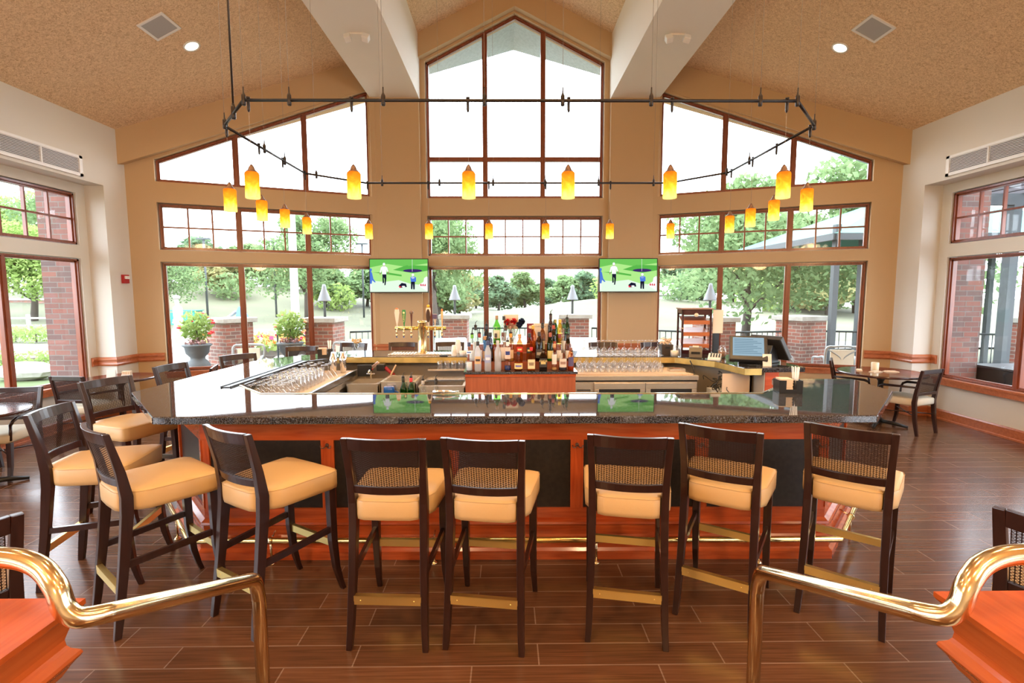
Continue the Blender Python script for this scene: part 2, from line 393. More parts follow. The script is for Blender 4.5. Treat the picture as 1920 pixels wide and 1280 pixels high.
# floor
mb=MB(); mb.box(-6.6,6.6,.95,9.75,-.12,0); struct(mb.build('floor',M['floor']),'dark plank tiled floor of the bar room')
mb=MB(); mb.box(-6.6,6.6,-6.2,.80,-.12,.36); struct(mb.build('floor_upper',M['floor']),'raised floor at the top of the steps')
mb=MB(); mb.box(-1.3,1.1,.80,1.10,-.02,.18); struct(mb.build('floor_step',M['floor']),'step down to the bar room')
# ceiling, one mesh of two slopes
mb=MB()
for sg in (-1,1):
    mb.prism([(0,-6.2),(sg*6.5,-6.2),(sg*6.5,7.95),(sg*5.97,8.16),(sg*2.55,9.57),(sg*1.75,9.70),(0,9.70)],lambda p:roofz(p[0]),lambda p:roofz(p[0])+.15)
struct(mb.build('ceiling',M['tectum']),'sloping fibre board ceiling')
# beams
for sg,nm in ((-1,'left'),(1,'right')):
    mb=MB(); x0,x1=1.70,2.57
    P=[(sg*x0,5.305),(sg*x1,5.305),(sg*x1,roofz(x1)+.05),(sg*x0,roofz(x0)+.05)]
    mb.add([(x,y,z) for y in (-6.1,9.45) for x,z in P],[(0,1,2,3),(7,6,5,4),(0,4,5,1),(1,5,6,2),(2,6,7,3),(3,7,4,0)])
    struct(mb.build('beam_'+nm,M['beam']),'deep beam in daylit-toned paint over the %s column'%nm)
# fascia bulkheads
for sg,nm in ((-1,'left'),(1,'right')):
    mb=MB(); A=Vector((sg*5.92,7.76)); B=Vector((sg*2.57,9.29)); d=(B-A).normalized(); nn=Vector((d.y*sg,-d.x*sg))*-1
    if nn.y<0: nn=-nn
    poly=[A,B,B+nn*.45,A+nn*.45]
    poly=[(p.x,p.y) for p in poly]
    mb.prism(poly,lambda p:roofz(min(5.92,abs(p[0])))-.50,lambda p:roofz(p[0])+.05)
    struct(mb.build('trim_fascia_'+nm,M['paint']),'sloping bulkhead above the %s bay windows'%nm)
mb=MB()
for sg in (-1,1):
    vs=[]
    for y in (9.29,9.62):
        vs+=[(0,y,roofz(0)-.40),(sg*1.70,y,roofz(1.7)-.40),(sg*1.70,y,roofz(1.7)+.05),(0,y,roofz(0)+.05)]
    mb.add(vs,[(0,1,2,3),(7,6,5,4),(0,4,5,1),(2,6,7,3),(1,5,6,2),(0,3,7,4)])
struct(mb.build('trim_fascia_centre',M['paint']),'peaked bulkhead above the tall centre window')
# columns
for sg,nm in ((-1,'left'),(1,'right')):
    mb=MB(); mb.box(min(sg*1.71,sg*2.62),max(sg*1.71,sg*2.62),9.32,9.75,0,5.4); struct(mb.build('wall_column_'+nm,M['paint']),'warm-lit toned column behind the %s television'%nm)
# bay walls with their three windows
SA,SB=.347,3.574
def tz(s): return 3.912+(s-SA)/(SB-SA)*(5.404-3.912)
for sg,nm in ((-1,'left'),(1,'right')):
    F=bayframe(sg); g=.012
    ops=[(SA-g,SB+g,k(LW0),k(LW1+g)),(SA-g,SB+g,k(ST0-g),k(ST1+g)),(SA-g,SB+g,k(BW0-g),lambda s:tz(s)+g)]
    wall('wall_bay_'+nm,F,-.30,3.72,-.22,.10,lambda s:roofz(W-s*cos(AL))-.02 if s>0 else roofz(W)-.02,ops,M['paint'],'warm-lit toned wall with three rows of windows, %s bay'%nm,breaks=(0,))
    mu=[SA+(SB-SA)*t for t in (.34,.667)]
    window(F,SA,SB,k(LW0),k(LW1),mu,'tall lower window of the %s bay'%nm,sill=True)
    window(F,SA,SB,k(ST0),k(ST1),mu,'gridded middle window of the %s bay'%nm,munt=3)
    window(F,SA,SB,k(BW0),tz,mu,'slope-topped upper window of the %s bay'%nm)
# centre wall
g=.012
def pz(s): return 6.78-abs(s)*(6.78-5.966)/1.6
ops=[(-1.6-g,1.6+g,k(LW0),k(LW1+g)),(-1.6-g,1.6+g,k(ST0-g),k(ST1+g)),(-1.6-g,1.6+g,k(BW0-g),lambda s:pz(s)+g)]
wall('wall_centre',CF,-1.8,1.8,-.22,.10,lambda s:roofz(s)-.02,ops,M['paint'],'warm-lit toned wall around the centre windows',breaks=(0,))
window(CF,-1.6,1.6,k(LW0),k(LW1),[-.545,.51],'tall lower centre window behind the bottles',sill=True)
window(CF,-1.6,1.6,k(ST0),k(ST1),[-.545,.51],'gridded middle centre window',munt=3)
window(CF,-1.6,1.6,k(BW0),pz,[-.545,.51],'tall peaked centre window',transoms=(4.30,),peaks=(0,))
# side walls
for sg,nm in ((-1,'left'),(1,'right')):
    F=sideframe(sg); grp=[(4.05,7.30),(.30,3.55),(-3.45,-.20)]
    ops=[]
    for a,b in grp: ops+=[(a-g,b+g,k(LW0),k(LW1+g)),(a-g,b+g,k(ST0-g),k(ST1+g))]
    wall('wall_'+nm,F,-6.2,7.47,-.10,.05,k(3.55),ops,M['paint_daylit'],'daylit-toned %s side wall with windows'%nm)
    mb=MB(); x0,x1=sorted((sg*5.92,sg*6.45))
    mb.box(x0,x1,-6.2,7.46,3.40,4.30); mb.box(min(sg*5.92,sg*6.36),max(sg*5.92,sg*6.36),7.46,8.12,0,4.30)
    struct(mb.build('wall_%s_upper'%nm,M['paint_daylit']),'smooth upper part of the %s side wall above the window recess'%nm)
    for i,(a,b) in enumerate(grp):
        mu=[a+(b-a)*.34,a+(b-a)*.667]; w=['bar end','middle','rear'][i]
        window(F,a,b,k(LW0),k(LW1),mu,'lower window of the %s wall, %s'%(nm,w),sill=True)
        window(F,a,b,k(ST0),k(ST1),mu,'gridded upper window of the %s wall, %s'%(nm,w),munt=3)
mb=MB(); mb.add([(x,y,z) for y in (-6.2,-6.0) for x,z in ((-6.5,0),(6.5,0),(6.5,3.9),(0,7.2),(-6.5,3.9))],[(0,1,2,3,4),(9,8,7,6,5),(0,5,6,1),(1,6,7,2),(2,7,8,3),(3,8,9,4),(4,9,5,0)])
struct(mb.build('wall_rear',M['paint_daylit']),'plain daylit-toned wall behind the room')
# chair rail + baseboard
prof_rail=[(0,.80),(.018,.80),(.03,.825),(.022,.845),(.022,.87),(.032,.885),(.032,.905),(.018,.925),(0,.93)]
prof_base=[(0,0),(.03,0),(.03,.02),(.018,.03),(.018,.13),(.010,.15),(0,.15)]
def off(F,s,d): v=F(s,d,0); return (v[0],v[1])
def trims(sg):
    F=bayframe(sg); P=[]
    P.append((sg*XR,7.46-.001)) ; P=[(sg*XR,7.35),(sg*XR,7.459),(sg*5.92,7.459)]
    c=off(F,(.10*math.tan(AL/2)+.0),.10)
    # corner of the bay wall face with the side wall plane
    s_c=.10*sin(AL)/cos(AL)*-1
    P.append((sg*5.92,F(s_c if False else 0,0,0)[1]-.10/cos(AL)))
    P.append(off(F,SA-.03,.10))
    return P
for sg,nm in ((-1,'left'),(1,'right')):
    P=trims(sg); Q=P if sg>0 else P
    fl=(lambda pr:[( o,z) for o,z in pr]) if sg>0 else (lambda pr:[(-o,z) for o,z in pr])
    struct(MB().strip(Q,fl(prof_rail)).build('trim_chair_rail_'+nm,M['rail_wood']),'cherry chair rail round the %s corner pier'%nm)
    F=bayframe(sg)
    B=[(sg*XR,-6.0)]+P[1:-1]+[off(F,3.6,.10)]
    struct(MB().strip(B,fl(prof_base)).build('baseboard_'+nm,M['rail_wood']),'cherry baseboard along the %s wall'%nm)
    x0,x1=(-2.62,-1.71) if sg<0 else (1.71,2.62)
    pr=[(-o,z) for o,z in prof_rail]
    struct(MB().strip([(x0,9.319),(x1,9.319)],pr).build('trim_chair_rail_column_'+nm,M['rail_wood']),'cherry chair rail across the %s column'%nm)
struct(MB().strip([(-1.71,9.43),(1.71,9.43)],[(-o,z) for o,z in prof_base]).build('baseboard_centre',M['rail_wood']),'cherry baseboard under the centre window')
# vents, fire alarm, ceiling fittings
for sg,nm in ((-1,'left'),(1,'right')):
    t=thing('wall_vent','white louvred air vent high on the %s side wall'%nm,'vent',(sg*5.92,6.5,3.575))
    fr=MB()
    for a in ((-.62,.60,-.135,-.10),(-.62,.60,.10,.135),(-.62,-.57,-.135,.135),(.55,.60,-.135,.135),(-.02,0,-.11,.11)):
        fr.box(min(0,-sg*.022),max(0,-sg*.022),a[0],a[1],a[2],a[3])
    fr.build('vent_frame',M['white'],t)
    b=MB(); b.box(min(0,-sg*.004),max(0,-sg*.004),-.57,.55,-.10,.10); b.build('backing',M['dark'],t)
    q=MB()
    for i in range(11):
        z=-.093+i*.0186; q.box(min(-sg*.005,-sg*.018),max(-sg*.005,-sg*.018),-.57,.55,z-.0035,z+.0035)
    q.build('slat',M['white'],t)
t=thing('fire_alarm','red fire alarm strobe on the pale pier by the window','alarm',(-5.919,7.72,2.08))
q=MB(); q.box(0,.045,-.055,.055,-.065,.065); q.build('housing',mat('alarm_red',(.45,.01,.015),.4),t,.006)
q=MB(); q.box(.045,.075,-.05,.03,.0,.045); q.build('strobe_lens',M['white'],t,.008)
def onceil(sg,x,y,drop=0):
    """matrix placing an object flat under the roof slope"""
    s=sg; nrm=Vector((-s*.5,0,-1)).normalized(); ax=Vector((1,0,-.5*s)).normalized(); ay=nrm.cross(ax)
    m=Matrix.Identity(4)
    for i,v in enumerate((ax,ay,nrm)):
        for j in range(3): m[j][i]=v[j]
    m.translation=Vector((s*abs(x),y,roofz(x)))+nrm*drop; return m
for sg,nm in ((-1,'left'),(1,'right')):
    t=thing('ceiling_speaker','square grey speaker grille in the %s ceiling slope'%nm,'speaker'); t.matrix_world=onceil(sg,4.335,6.46)
    q=MB()
    for a in ((-.17,.17,-.18,-.15),(-.17,.17,.15,.18),(-.17,-.14,-.15,.15),(.14,.17,-.15,.15)): q.box(a[0],a[1],a[2],a[3],-.01,.014)
    q.build('frame',M['white'],t)
    MB().box(-.14,.14,-.15,.15,-.005,.008).build('grille',M['grille'],t)
def spot(parent,loc,energy,col,size=1.9,blend=.6,rad=.05,rot=None):
    l=bpy.data.lights.new('lamp_light','SPOT'); l.energy=energy; l.color=col; l.spot_size=size; l.spot_blend=blend; l.shadow_soft_size=rad
    o=link(bpy.data.objects.new('lamp_light',l)); o.parent=parent; o.location=loc
    if rot: o.rotation_euler=rot
    return o
WARM=(1,.66,.36)
DLP=[(4.28,7.0,50),(4.28,4.0,60),(4.28,1.2,80),(3.2,-1.5,160),(1.2,1.6,150),(1.2,-1.8,170),(3.3,2.4,120),(1.2,4.6,70)]  # first pair is in view; the other pairs are unseen, added for warm fill
for i,(x,y,e) in enumerate(DLP):
    for sg,nm in ((-1,'left'),(1,'right')):
        w=['over the corner table','further back from the corner, added for fill','over the outer tables, added for fill','behind the rail, added for fill','over the steps, added for fill','near the rear of the ridge, added for fill','between the beam and the tables, added for fill','over the bar, added for fill'][i]
        t=thing('downlight','round recessed downlight in the %s ceiling slope %s'%(nm,w),'downlight',group='recessed ceiling lights'); t.matrix_world=onceil(sg,x,y)
        MB().lathe([(.105,-.004),(.105,.010),(.085,.012),(.083,-.004)],n=24).build('trim_ring',M['white'],t)
        MB().lathe([(.083,-.004),(.083,.006)],n=24).build('lamp_face',glow('downlight_%d%s'%(i,nm),(1,.86,.62),5),t)
        l=bpy.data.lights.new('lamp_light','SPOT'); l.energy=e; l.color=WARM; l.spot_size=2.3; l.spot_blend=.7; l.shadow_soft_size=.08
        o=link(bpy.data.objects.new('lamp_light',l)); o.parent=t; o.matrix_parent_inverse=Matrix.Identity(4)
        # aim straight down in the world
        mi=t.matrix_world.inverted()@Matrix.Translation(Vector((sg*x,y,roofz(x)-.06))); o.matrix_basis=mi
for sg,nm in ((-1,'left'),(1,'right')):
    t=thing('emergency_light','twin-headed emergency light under the %s beam'%nm,'emergency light',(sg*2.14,7.11,5.304))
    MB().box(-.10,.10,-.03,.03,-.02,0).build('base_plate',M['beam'],t)
    for s in (-1,1):
        h=MB(); Mx=Matrix.Translation((s*.12,-.03,-.07))@Matrix.Rotation(s*.25,4,'Y')@Matrix.Rotation(-.6,4,'X'); h.box(-.045,.045,-.04,.04,-.045,.045,Mx); h.build('lamp_head',M['white'],t,.008)
# ------------------------------------------------------------------ track and pendants
TZ=3.12
tp=[(-2.30,4.0),(-1.89,3.49),(1.79,3.49),(2.20,3.98),(2.20,5.48),(1.72,5.99),(-1.78,5.99),(-2.29,5.52)]
t=thing('track_rail','dark octagonal lighting track hung on cables above the bar','lighting track',(0,0,0))
for i in range(8):
    a,b=tp[i],tp[(i+1)%8]; MB().tube([(a[0],a[1],TZ),(b[0],b[1],TZ)],.011,8).build('rail',M['track'],t)
hang=[(-1.89,3.49),(-1.59,3.49),(-.97,3.49),(-.30,3.49),(.22,3.49),(.81,3.49),(1.54,3.49),(1.79,3.49),(-2.28,3.97),(-2.29,4.62),(-2.29,5.03),(-2.2,5.60),(-1.59,5.99),(2.20,3.98),(2.20,5.02),(2.18,5.48),(1.55,5.99),(-.93,5.99),(-.31,5.99),(.29,5.99),(.91,5.99)]
def topz(x): return 5.305 if 1.70<abs(x)<2.57 else roofz(x)
for x,y in hang:
    MB().tube([(x,y,TZ+.08),(x,y,topz(x)-.01)],.0016,5).build('cable',M['cord'],t)
    q=MB(); q.lathe([(.010,-.035),(.014,-.03),(.014,.03),(.009,.04),(.005,.05),(.004,.085)],c=(x,y,TZ),n=8); q.build('hanger',M['track'],t)
    if 1.70<abs(x)<2.57: MB().lathe([(.004,-.04),(.016,0)],c=(x,y,topz(x)),n=8).build('ceiling_ferrule',M['track'],t)
q=MB(); q.tube([(-2.09,3.74,TZ),(-2.09,3.74,5.29)],.007,8); q.build('power_feed',M['track'],t)
MB().lathe([(.012,-.04),(.016,-.03),(.016,.04),(.008,.07)],c=(-2.09,3.74,TZ),n=8).build('feed_connector',M['track'],t)
pp=[(-1.86,3.49),(-1.18,3.49),(-.41,3.49),(.26,3.49),(.95,3.49),(1.72,3.49),(-2.30,4.03),(-2.29,4.52),(-2.29,4.98),(-2.28,5.49),(-1.76,5.99),(-1.06,5.99),(-.36,5.99),(.30,5.99),(1.05,5.99),(1.76,5.99),(2.20,5.41),(2.20,4.95),(2.20,4.52),(2.20,4.03)]
pl=['over the front counter above the curved-back stool','over the front counter, second along from the video window side','over the front counter just past the beer taps','over the front counter above the bottle display','over the front counter above the wine glasses','over the front counter above the napkin caddy',
 'over the front corner of the glass shelf arm','second back over the glass shelf arm','third back over the glass shelf arm','over the far corner of the glass shelf arm','in the back row beside the television near the beer taps','in the back row over the beer taps','in the back row before the first mullion of the centre window','in the back row before the second mullion of the centre window','in the back row beside the television near the wine glasses','in the back row in front of the cash register bay','over the cash register','third back over the open end of the bar','second back over the open end of the bar','over the front corner of the open end of the bar']
pl[1]='over the front counter, second from its soda gun end'
pl[0]='over the front counter, first at its soda gun end'
P0=thing('pendant_lamp','','lamp',(0,0,0),0,'amber glass pendants on the track'); P0.scale=(.9,.9,1)
MB().lathe([(.046,.012),(.050,.010),(.0515,.02),(.050,.09),(.051,.170),(.046,.18),(.015,.181)],n=28,cap=False).build('lamp_shade',M['shade'],P0)
MB().lathe([(.040,.180),(.038,.188),(.026,.195),(.024,.202),(.018,.216),(.006,.232)],n=20).build('lamp_cap',M['bronze'],P0)
MB().lathe([(.012,.10),(.022,.12),(.012,.17)],n=12).build('bulb',M['bulb'],P0)
MB().tube([(0,0,.23),(0,0,TZ-2.475-.04)],.0016,5).build('cord',M['cord'],P0)
MB().lathe([(.006,-.075),(.011,-.06),(.011,.01),(.014,.012),(.014,.02)],c=(0,0,TZ-2.475),n=8).build('connector',M['track'],P0)
for i,(x,y) in enumerate(pp):
    o=P0 if i==0 else dup(P0,(0,0,0)); o.location=(x,y,2.475); o['label']='small amber glass pendant '+pl[i]
    l=bpy.data.lights.new('bulb_light','POINT'); l.energy=5; l.color=(1,.62,.26); l.shadow_soft_size=.03
    lo=link(bpy.data.objects.new('bulb_light',l)); lo.parent=o; lo.location=(0,0,.03)
for i,(x,y) in enumerate(((-2.6,-1.2),(2.4,-1.2),(0,-3.6))):
    c=thing('chandelier','ring chandelier with warm bulbs hanging behind the steps, %s'%['window side','far side','rearmost'][i],'chandelier',(x,y,3.3),0,'chandeliers of the upper floor')
    MB().tube([(.45*cos(a),.45*sin(a),0) for a in [2*pi*j/24 for j in range(24)]],.015,6,close=True).build('ring',M['bronze'],c)
    MB().tube([(0,0,0),(0,0,topz(x)-3.3-.01)],.008,6).build('rod',M['bronze'],c)
    q=MB(); [q.tube([(0,0,.05),(.45*cos(a),.45*sin(a),0)],.008,5) for a in (0,pi/2,pi,1.5*pi)]; q.build('spoke',M['bronze'],c)
    for j in range(8):
        a=2*pi*j/8; MB().lathe([(.02,0),(.05,.03),(.06,.07),(.045,.115),(.0,.13)],c=(.45*cos(a),.45*sin(a),.01),n=12).build('bulb',M['bulb'],c)
    l=bpy.data.lights.new('chandelier_light','POINT'); l.energy=230; l.color=(1,.60,.28); l.shadow_soft_size=.35
    lo=link(bpy.data.objects.new('chandelier_light',l)); lo.parent=c; lo.location=(0,0,-.15)
# ------------------------------------------------------------------ bar
OUT=[(-2.41,3.17),(-3.15,4.0),(-3.12,6.05),(-2.3,6.96),(2.1,6.96),(2.98,6.05),(2.98,5.23)]
INN=[(2.32,5.20),(2.24,5.77),(1.91,6.15),(-2.2,6.27),(-2.5,5.86),(-2.44,4.28),(-2.08,3.91),(1.83,3.86),(2.17,4.20),(2.25,4.52)]
OU2=[(2.97,4.50),(2.91,3.93),(2.20,3.13)]
poly=[OUT[0]]+OUT[1:]+INN+OU2
poly=poly[::-1]   # counter-clockwise
ZB=1.07
bar=thing('bar_island','octagonal island bar of cherry wood with polished dark granite counter','bar',(0,0,0))
q=MB(); q.prism(poly,1.018,ZB); q.build('counter_top',M['granite'],bar,.007)
# brass edging on the inner rim
q=MB(); q.strip([(-2.44,4.28),(-2.08,3.905),(1.83,3.855),(2.17,4.20)],[(-.004,1.03),(.010,1.03),(.010,1.075),(-.004,1.075)]); q.build('inner_edge_strip',M['brass'],bar)
q=MB(); q.strip([(2.955,5.199),(2.32,5.195),(2.24,5.765),(1.905,6.145),(-2.2,6.265),(-2.3,6.13)][1:],[(.0,.995),(-.012,.995),(-.012,1.062),(.0,1.062)]); q.build('brass_band',M['brass_old'],bar)
MB().strip([(2.50,5.19),(2.32,5.187)],[(0,.995),(-.01,.995),(-.01,1.062),(0,1.062)]).build('brass_end_cap',M['brass_old'],bar)
def inset(path,d):
    P=[Vector(p) for p in path]; o=[]
    for i,p in enumerate(P):
        d1=(P[i]-P[i-1]).normalized() if i else None; d2=(P[i+1]-P[i]).normalized() if i<len(P)-1 else None
        d1=d1 or d2; d2=d2 or d1; n1=Vector((-d1.y,d1.x)); n2=Vector((-d2.y,d2.x)); m=(n1+n2).normalized(); o.append(tuple(p+m*d/m.dot(n1)))
    return o
# outer path runs from right-front end round the front, left and back to the right-back end, outside on its left->use negative inset
opath=[OU2[0],OU2[1],OU2[2],OUT[0]]+OUT[1:]
base=inset(opath,-.30)   # path direction: clockwise seen from above => interior is on the right
bi=inset(opath,-.42)
q=MB()
for k0,k1 in ((0,len(base)),):
    q.strip(base,[(-.12,.0),(.0,0),(.0,1.018),(-.12,1.018)])
q.build('bar_wall',M['bar_wood'],bar)
for j in range(len(base)-1):
    a,b=Vector(base[j]),Vector(base[j+1]); L=(b-a).length; d=(b-a).normalized(); nrm=Vector((-d.y,d.x))
    Mx=Matrix(((d.x,nrm.x,0,a.x),(d.y,nrm.y,0,a.y),(0,0,1,0),(0,0,0,1)))
    n=max(1,round(L/.93)); step=L/n
    st=None
    for i in range(n+1):
        c0=i*step; w=.045
        MB().box(max(0,c0-w),min(L,c0+w),0,.022,.345,.835,Mx).build('stile',M['bar_wood_z'],bar)
        if j in (2,) and 0<i<n or (j==2 and i==0):
            hk=MB(); hx=c0+(.06 if i==0 else 0)
            for s in (-1,1): hk.tube([Mx@Vector((hx,.024,.80)),Mx@Vector((hx+s*.015,.045,.785)),Mx@Vector((hx+s*.032,.055,.79)),Mx@Vector((hx+s*.036,.05,.805))],.004,6)
            hk.lathe([(.014,0),(.010,.008)],n=10,M=Mx@Matrix.Translation((hx,.022,.80))@Matrix.Rotation(-pi/2,4,'X')); hk.build('purse_hook',M['bronze'],bar)
    for i in range(n):
        pn=MB(); pn.box(i*step+.045,(i+1)*step-.045,.001,.006,.345,.835,Mx); pn.build('panel',M['panel_dark'],bar)
q=MB(); q.strip(base,[(0,.835),(.022,.835),(.022,1.018),(0,1.018)]); q.build('top_rail',M['bar_wood'],bar)
q=MB(); q.strip(base,[(0,0),(.085,0),(.085,.055),(.06,.075),(.06,.135),(.035,.16),(.035,.225),(.055,.24),(.05,.255),(.022,.275),(.022,.345),(0,.345)]); q.build('base_moulding',M['bar_wood'],bar)
# foot rail
frp=inset(opath,-.17); frp[0]=tuple(Vector(frp[0])+Vector((0,-.1))); frp[-1]=tuple(Vector(frp[-1])+Vector((0,.1)))
t=thing('foot_rail','tubular brass foot rail running round the bar base','foot rail',(0,0,0))
q=MB(); q.tube([(x,y,.165) for x,y in frp],.021,12); q.build('tube',M['brass_foot'],t)
for j in range(len(frp)-1):
    a,b=Vector(frp[j]),Vector(frp[j+1]); L=(b-a).length; n=max(1,round(L/1.1)); d=(b-a).normalized(); nrm=Vector((d.y,-d.x))
    for i in range(n):
        p=a+d*(L*(i+.5)/n)
        q=MB(); q.tube([(p.x,p.y,.165),(p.x,p.y,.10),(p.x-nrm.x*.0,p.y,.012)],.009,8); q.lathe([(.028,0),(.02,.008),(.008,.02)],c=(p.x,p.y,0),n=12)
        q.tube([(p.x,p.y,.165),(p.x+nrm.x*.075,p.y+nrm.y*.075,.20)],.007,8); q.lathe([(.026,-.012),(.026,.012)],n=12,c=(0,0,0),M=Matrix.Translation((p.x,p.y,.165))@Matrix.Rotation(math.atan2(d.y,d.x),4,'Z')@Matrix.Rotation(pi/2,4,'Y'))
        q.build('bracket',M['brass'],t)
# ------------------------------------------------------------------ bar stools
def stool():
    t=thing('bar_stool','','bar stool',(0,0,0),0,'bar stools round the bar')
    for s in (-1,1):
        q=MB(); q.sweep([(s*.200,-.300,0,.030,.034),(s*.195,-.285,.10,.034,.040),(s*.188,-.245,.40,.038,.048),(s*.186,-.215,.66,.040,.056),(s*.187,-.212,.76,.040,.056),(s*.190,-.232,.90,.036,.044),(s*.197,-.268,1.05,.034,.034),(s*.200,-.285,1.12,.033,.030)]); q.build('leg',M['espresso'],t,.003)
    for s in (-1,1):
        q=MB(); q.sweep([(s*.215,.275,0,.028,.028),(s*.213,.255,.06,.031,.031),(s*.210,.230,.16,.036,.038),(s*.208,.212,.34,.042,.044),(s*.208,.205,.69,.046,.046)]); q.build('leg',M['espresso'],t,.003)
    def bow(x,z,amp=.032): 
        zz=(z-.76)/.36; return -.212-.073*max(0,zz)**1.15-amp*(1-(x/.19)**2)
    def rail(name,z0,z1,th,amp=.032):
        q=MB(); n=10; rings=[]
        for i in range(n+1):
            x=-.182+.364*i/n
            rings.append([(x,bow(x,z0,amp)-th/2,z0),(x,bow(x,z0,amp)+th/2,z0),(x,bow(x,z1,amp)+th/2,z1),(x,bow(x,z1,amp)-th/2,z1)])
        q.bridge(rings,smooth=False); q.build(name,M['espresso'],t,.002)
    rail('top_rail',1.058,1.122,.024); rail('lower_rail',.815,.858,.022)
    q=MB(); nx,nz=26,36
    xs=[-.168+.336*i/(nx-1) for i in range(nx)]; zs=[.858+.200*(i+.5)/nz for i in range(nz)]
    for x in xs:
        P=[(x,bow(x,z),z) for z in (.856,.92,.99,1.06)]
        for (a,b) in zip(P,P[1:]): 
            q.add([(a[0]-.0017,a[1],a[2]),(a[0]+.0017,a[1],a[2]),(b[0]+.0017,b[1],b[2]),(b[0]-.0017,b[1],b[2])],[(0,1,2,3)])
    for j,z in enumerate(zs):
        vs=[];fs=[]
        for i,x in enumerate(xs):
            y=bow(x,z)+(.0022 if (i+j)%2 else -.0022); vs+=[(x,y,z-.0017),(x,y,z+.0017)]
            if i: a=2*i; fs.append((a-2,a,a+1,a-1))
        q.add(vs,fs)
    q.build('cane_panel',M['cane'],t)
    # seat cushion
    def ring(z,ins):
        o=[(-.160,-.236),(-.163,-.20),(-.205,-.165),(-.228,-.12),(-.247,.19),(-.240,.232),(-.20,.248),(0,.252),(.20,.248),(.240,.232),(.247,.19),(.228,-.12),(.205,-.165),(.163,-.20),(.160,-.236),(.12,-.252),(0,-.256),(-.12,-.252)]
        return [(x*(1-ins/.24),y*(1-ins/.25),z) for x,y in o][::-1]
    q=MB(); q.bridge([ring(.672,.010),ring(.676,.001),ring(.70,-.001),ring(.770,-.001),ring(.781,.004),ring(.788,.018),ring(.797,.065),ring(.801,.13)]); st=q.build('seat',M['leather'],t)
    r=ring(.776,-.001); q=MB(); q.tube([(x,y,.778) for x,y,z in r],.0014,5,close=True); q.build('seam',M['piping'],st)
    for s in (-1,1):
        q=MB(); a,b=Vector((s*.190,-.235,.385)),Vector((s*.209,.205,.415)); q.sweep([(0,0,0,1,1)]) if False else None
        q.add([(a.x-.010,a.y,a.z-.018),(a.x+.010,a.y,a.z-.018),(a.x+.010,a.y,a.z+.018),(a.x-.010,a.y,a.z+.018),(b.x-.010,b.y,b.z-.018),(b.x+.010,b.y,b.z-.018),(b.x+.010,b.y,b.z+.018),(b.x-.010,b.y,b.z+.018)],[(0,1,2,3),(7,6,5,4),(0,4,5,1),(1,5,6,2),(2,6,7,3),(3,7,4,0)])
        q.build('stretcher',M['espresso'],t)
    q=MB(); q.box(-.190,.190,.212,.226,.30,.338); q.build('foot_bar',M['espresso'],t)
    q=MB(); q.box(-.190,.190,.226,.230,.298,.341); q.box(-.190,.190,.206,.211,.298,.341); q.box(-.190,.190,.206,.230,.338,.342); q.build('brass_foot_plate',M['brass_plate'],t)
    q=MB(); q.box(-.176,.176,-.286,-.280,.235,.280); q.box(-.176,.176,-.262,-.257,.235,.280); q.box(-.176,.176,-.286,-.257,.278,.282)
    for s in (-1,1): q.lathe([(.004,0),(.002,.003)],n=8,M=Matrix.Translation((s*.14,-.286,.258))@Matrix.Rotation(pi/2,4,'X'))
    q.build('brass_back_plate',M['brass_plate'],t)
    return t
ST0_=stool(); first=[True]
def put(proto,x,y,deg,label,group=None,flag=None,scale=None):
    """x,y = centre of the back top; deg = heading turn (0 faces the bar from the camera side)"""
    a=R(deg); ox=x-sin(a)*.285; oy=y+cos(a)*.285
    if flag[0]: flag[0]=False; o=proto; o.location=(ox,oy,0); o.rotation_euler=(0,0,a); o['label']=label
    else: o=dup(proto,(ox,oy,0),a,label,group)
    if group: o['group']=group
    return o
fs=[True]; G='cream leather bar stools with cane backs'
for x,y,d,l in [(-.78,2.49,-3,'bar stool squarely facing the front counter, with the wide bare floor gap of the turned stool beside it'),
 (-.28,2.47,-8.5,'bar stool at the front counter, beer tap side of the middle gap'),
 (.47,2.51,-11,'bar stool at the front counter on the bottle display side of the middle gap'),
 (.99,2.66,-33,'bar stool turned towards the open end, between two others at the front counter'),
 (1.69,2.65,-39,'last bar stool at the open end of the front counter, beside the napkin caddy'),
 (-1.67,2.68,-32,'bar stool turned sideways so its whole cream seat shows in front of the purse hook'),
 (-2.40,2.71,-38,'bar stool at the chamfered bar corner, its back seen edge-on'),
 (-3.09,3.22,-80,'front bar stool along the window side arm of the bar'),
 (-3.62,4.35,-108,'second bar stool along the window side arm, tucked behind the counter corner'),
 (-3.66,5.25,-99,'third bar stool along the window side arm, mostly hidden by the counter'),
 (-3.42,6.12,-128,'bar stool at the far end of the window side arm beside the corner table'),
 (-3.02,7.05,-172,'bar stool behind the far chamfered corner of the bar, before the first mullion'),
 (-2.45,7.56,-192,'bar stool behind the back counter beside the dried flowers'),
 (-1.72,7.60,-180,'bar stool behind the back counter next to the beer tower'),
 (-1.02,7.62,-176,'bar stool behind the back counter beside the stacked paper cups'),
 (1.28,7.52,-180,'bar stool behind the back counter past the first hanging wine glasses'),
 (2.05,7.50,-176,'bar stool behind the back counter beside the bread basket'),
 (-1.895,1.466,55,'nearest bar stool, only its back showing past the half wall on the window side'),
 (1.62,1.466,-55,'nearest bar stool, only its back showing past the half wall on the far side')]:
    put(ST0_,x,y,d,l,G,fs)
ST0_['label']='bar stool squarely facing the front counter, next to the one turned sideways'
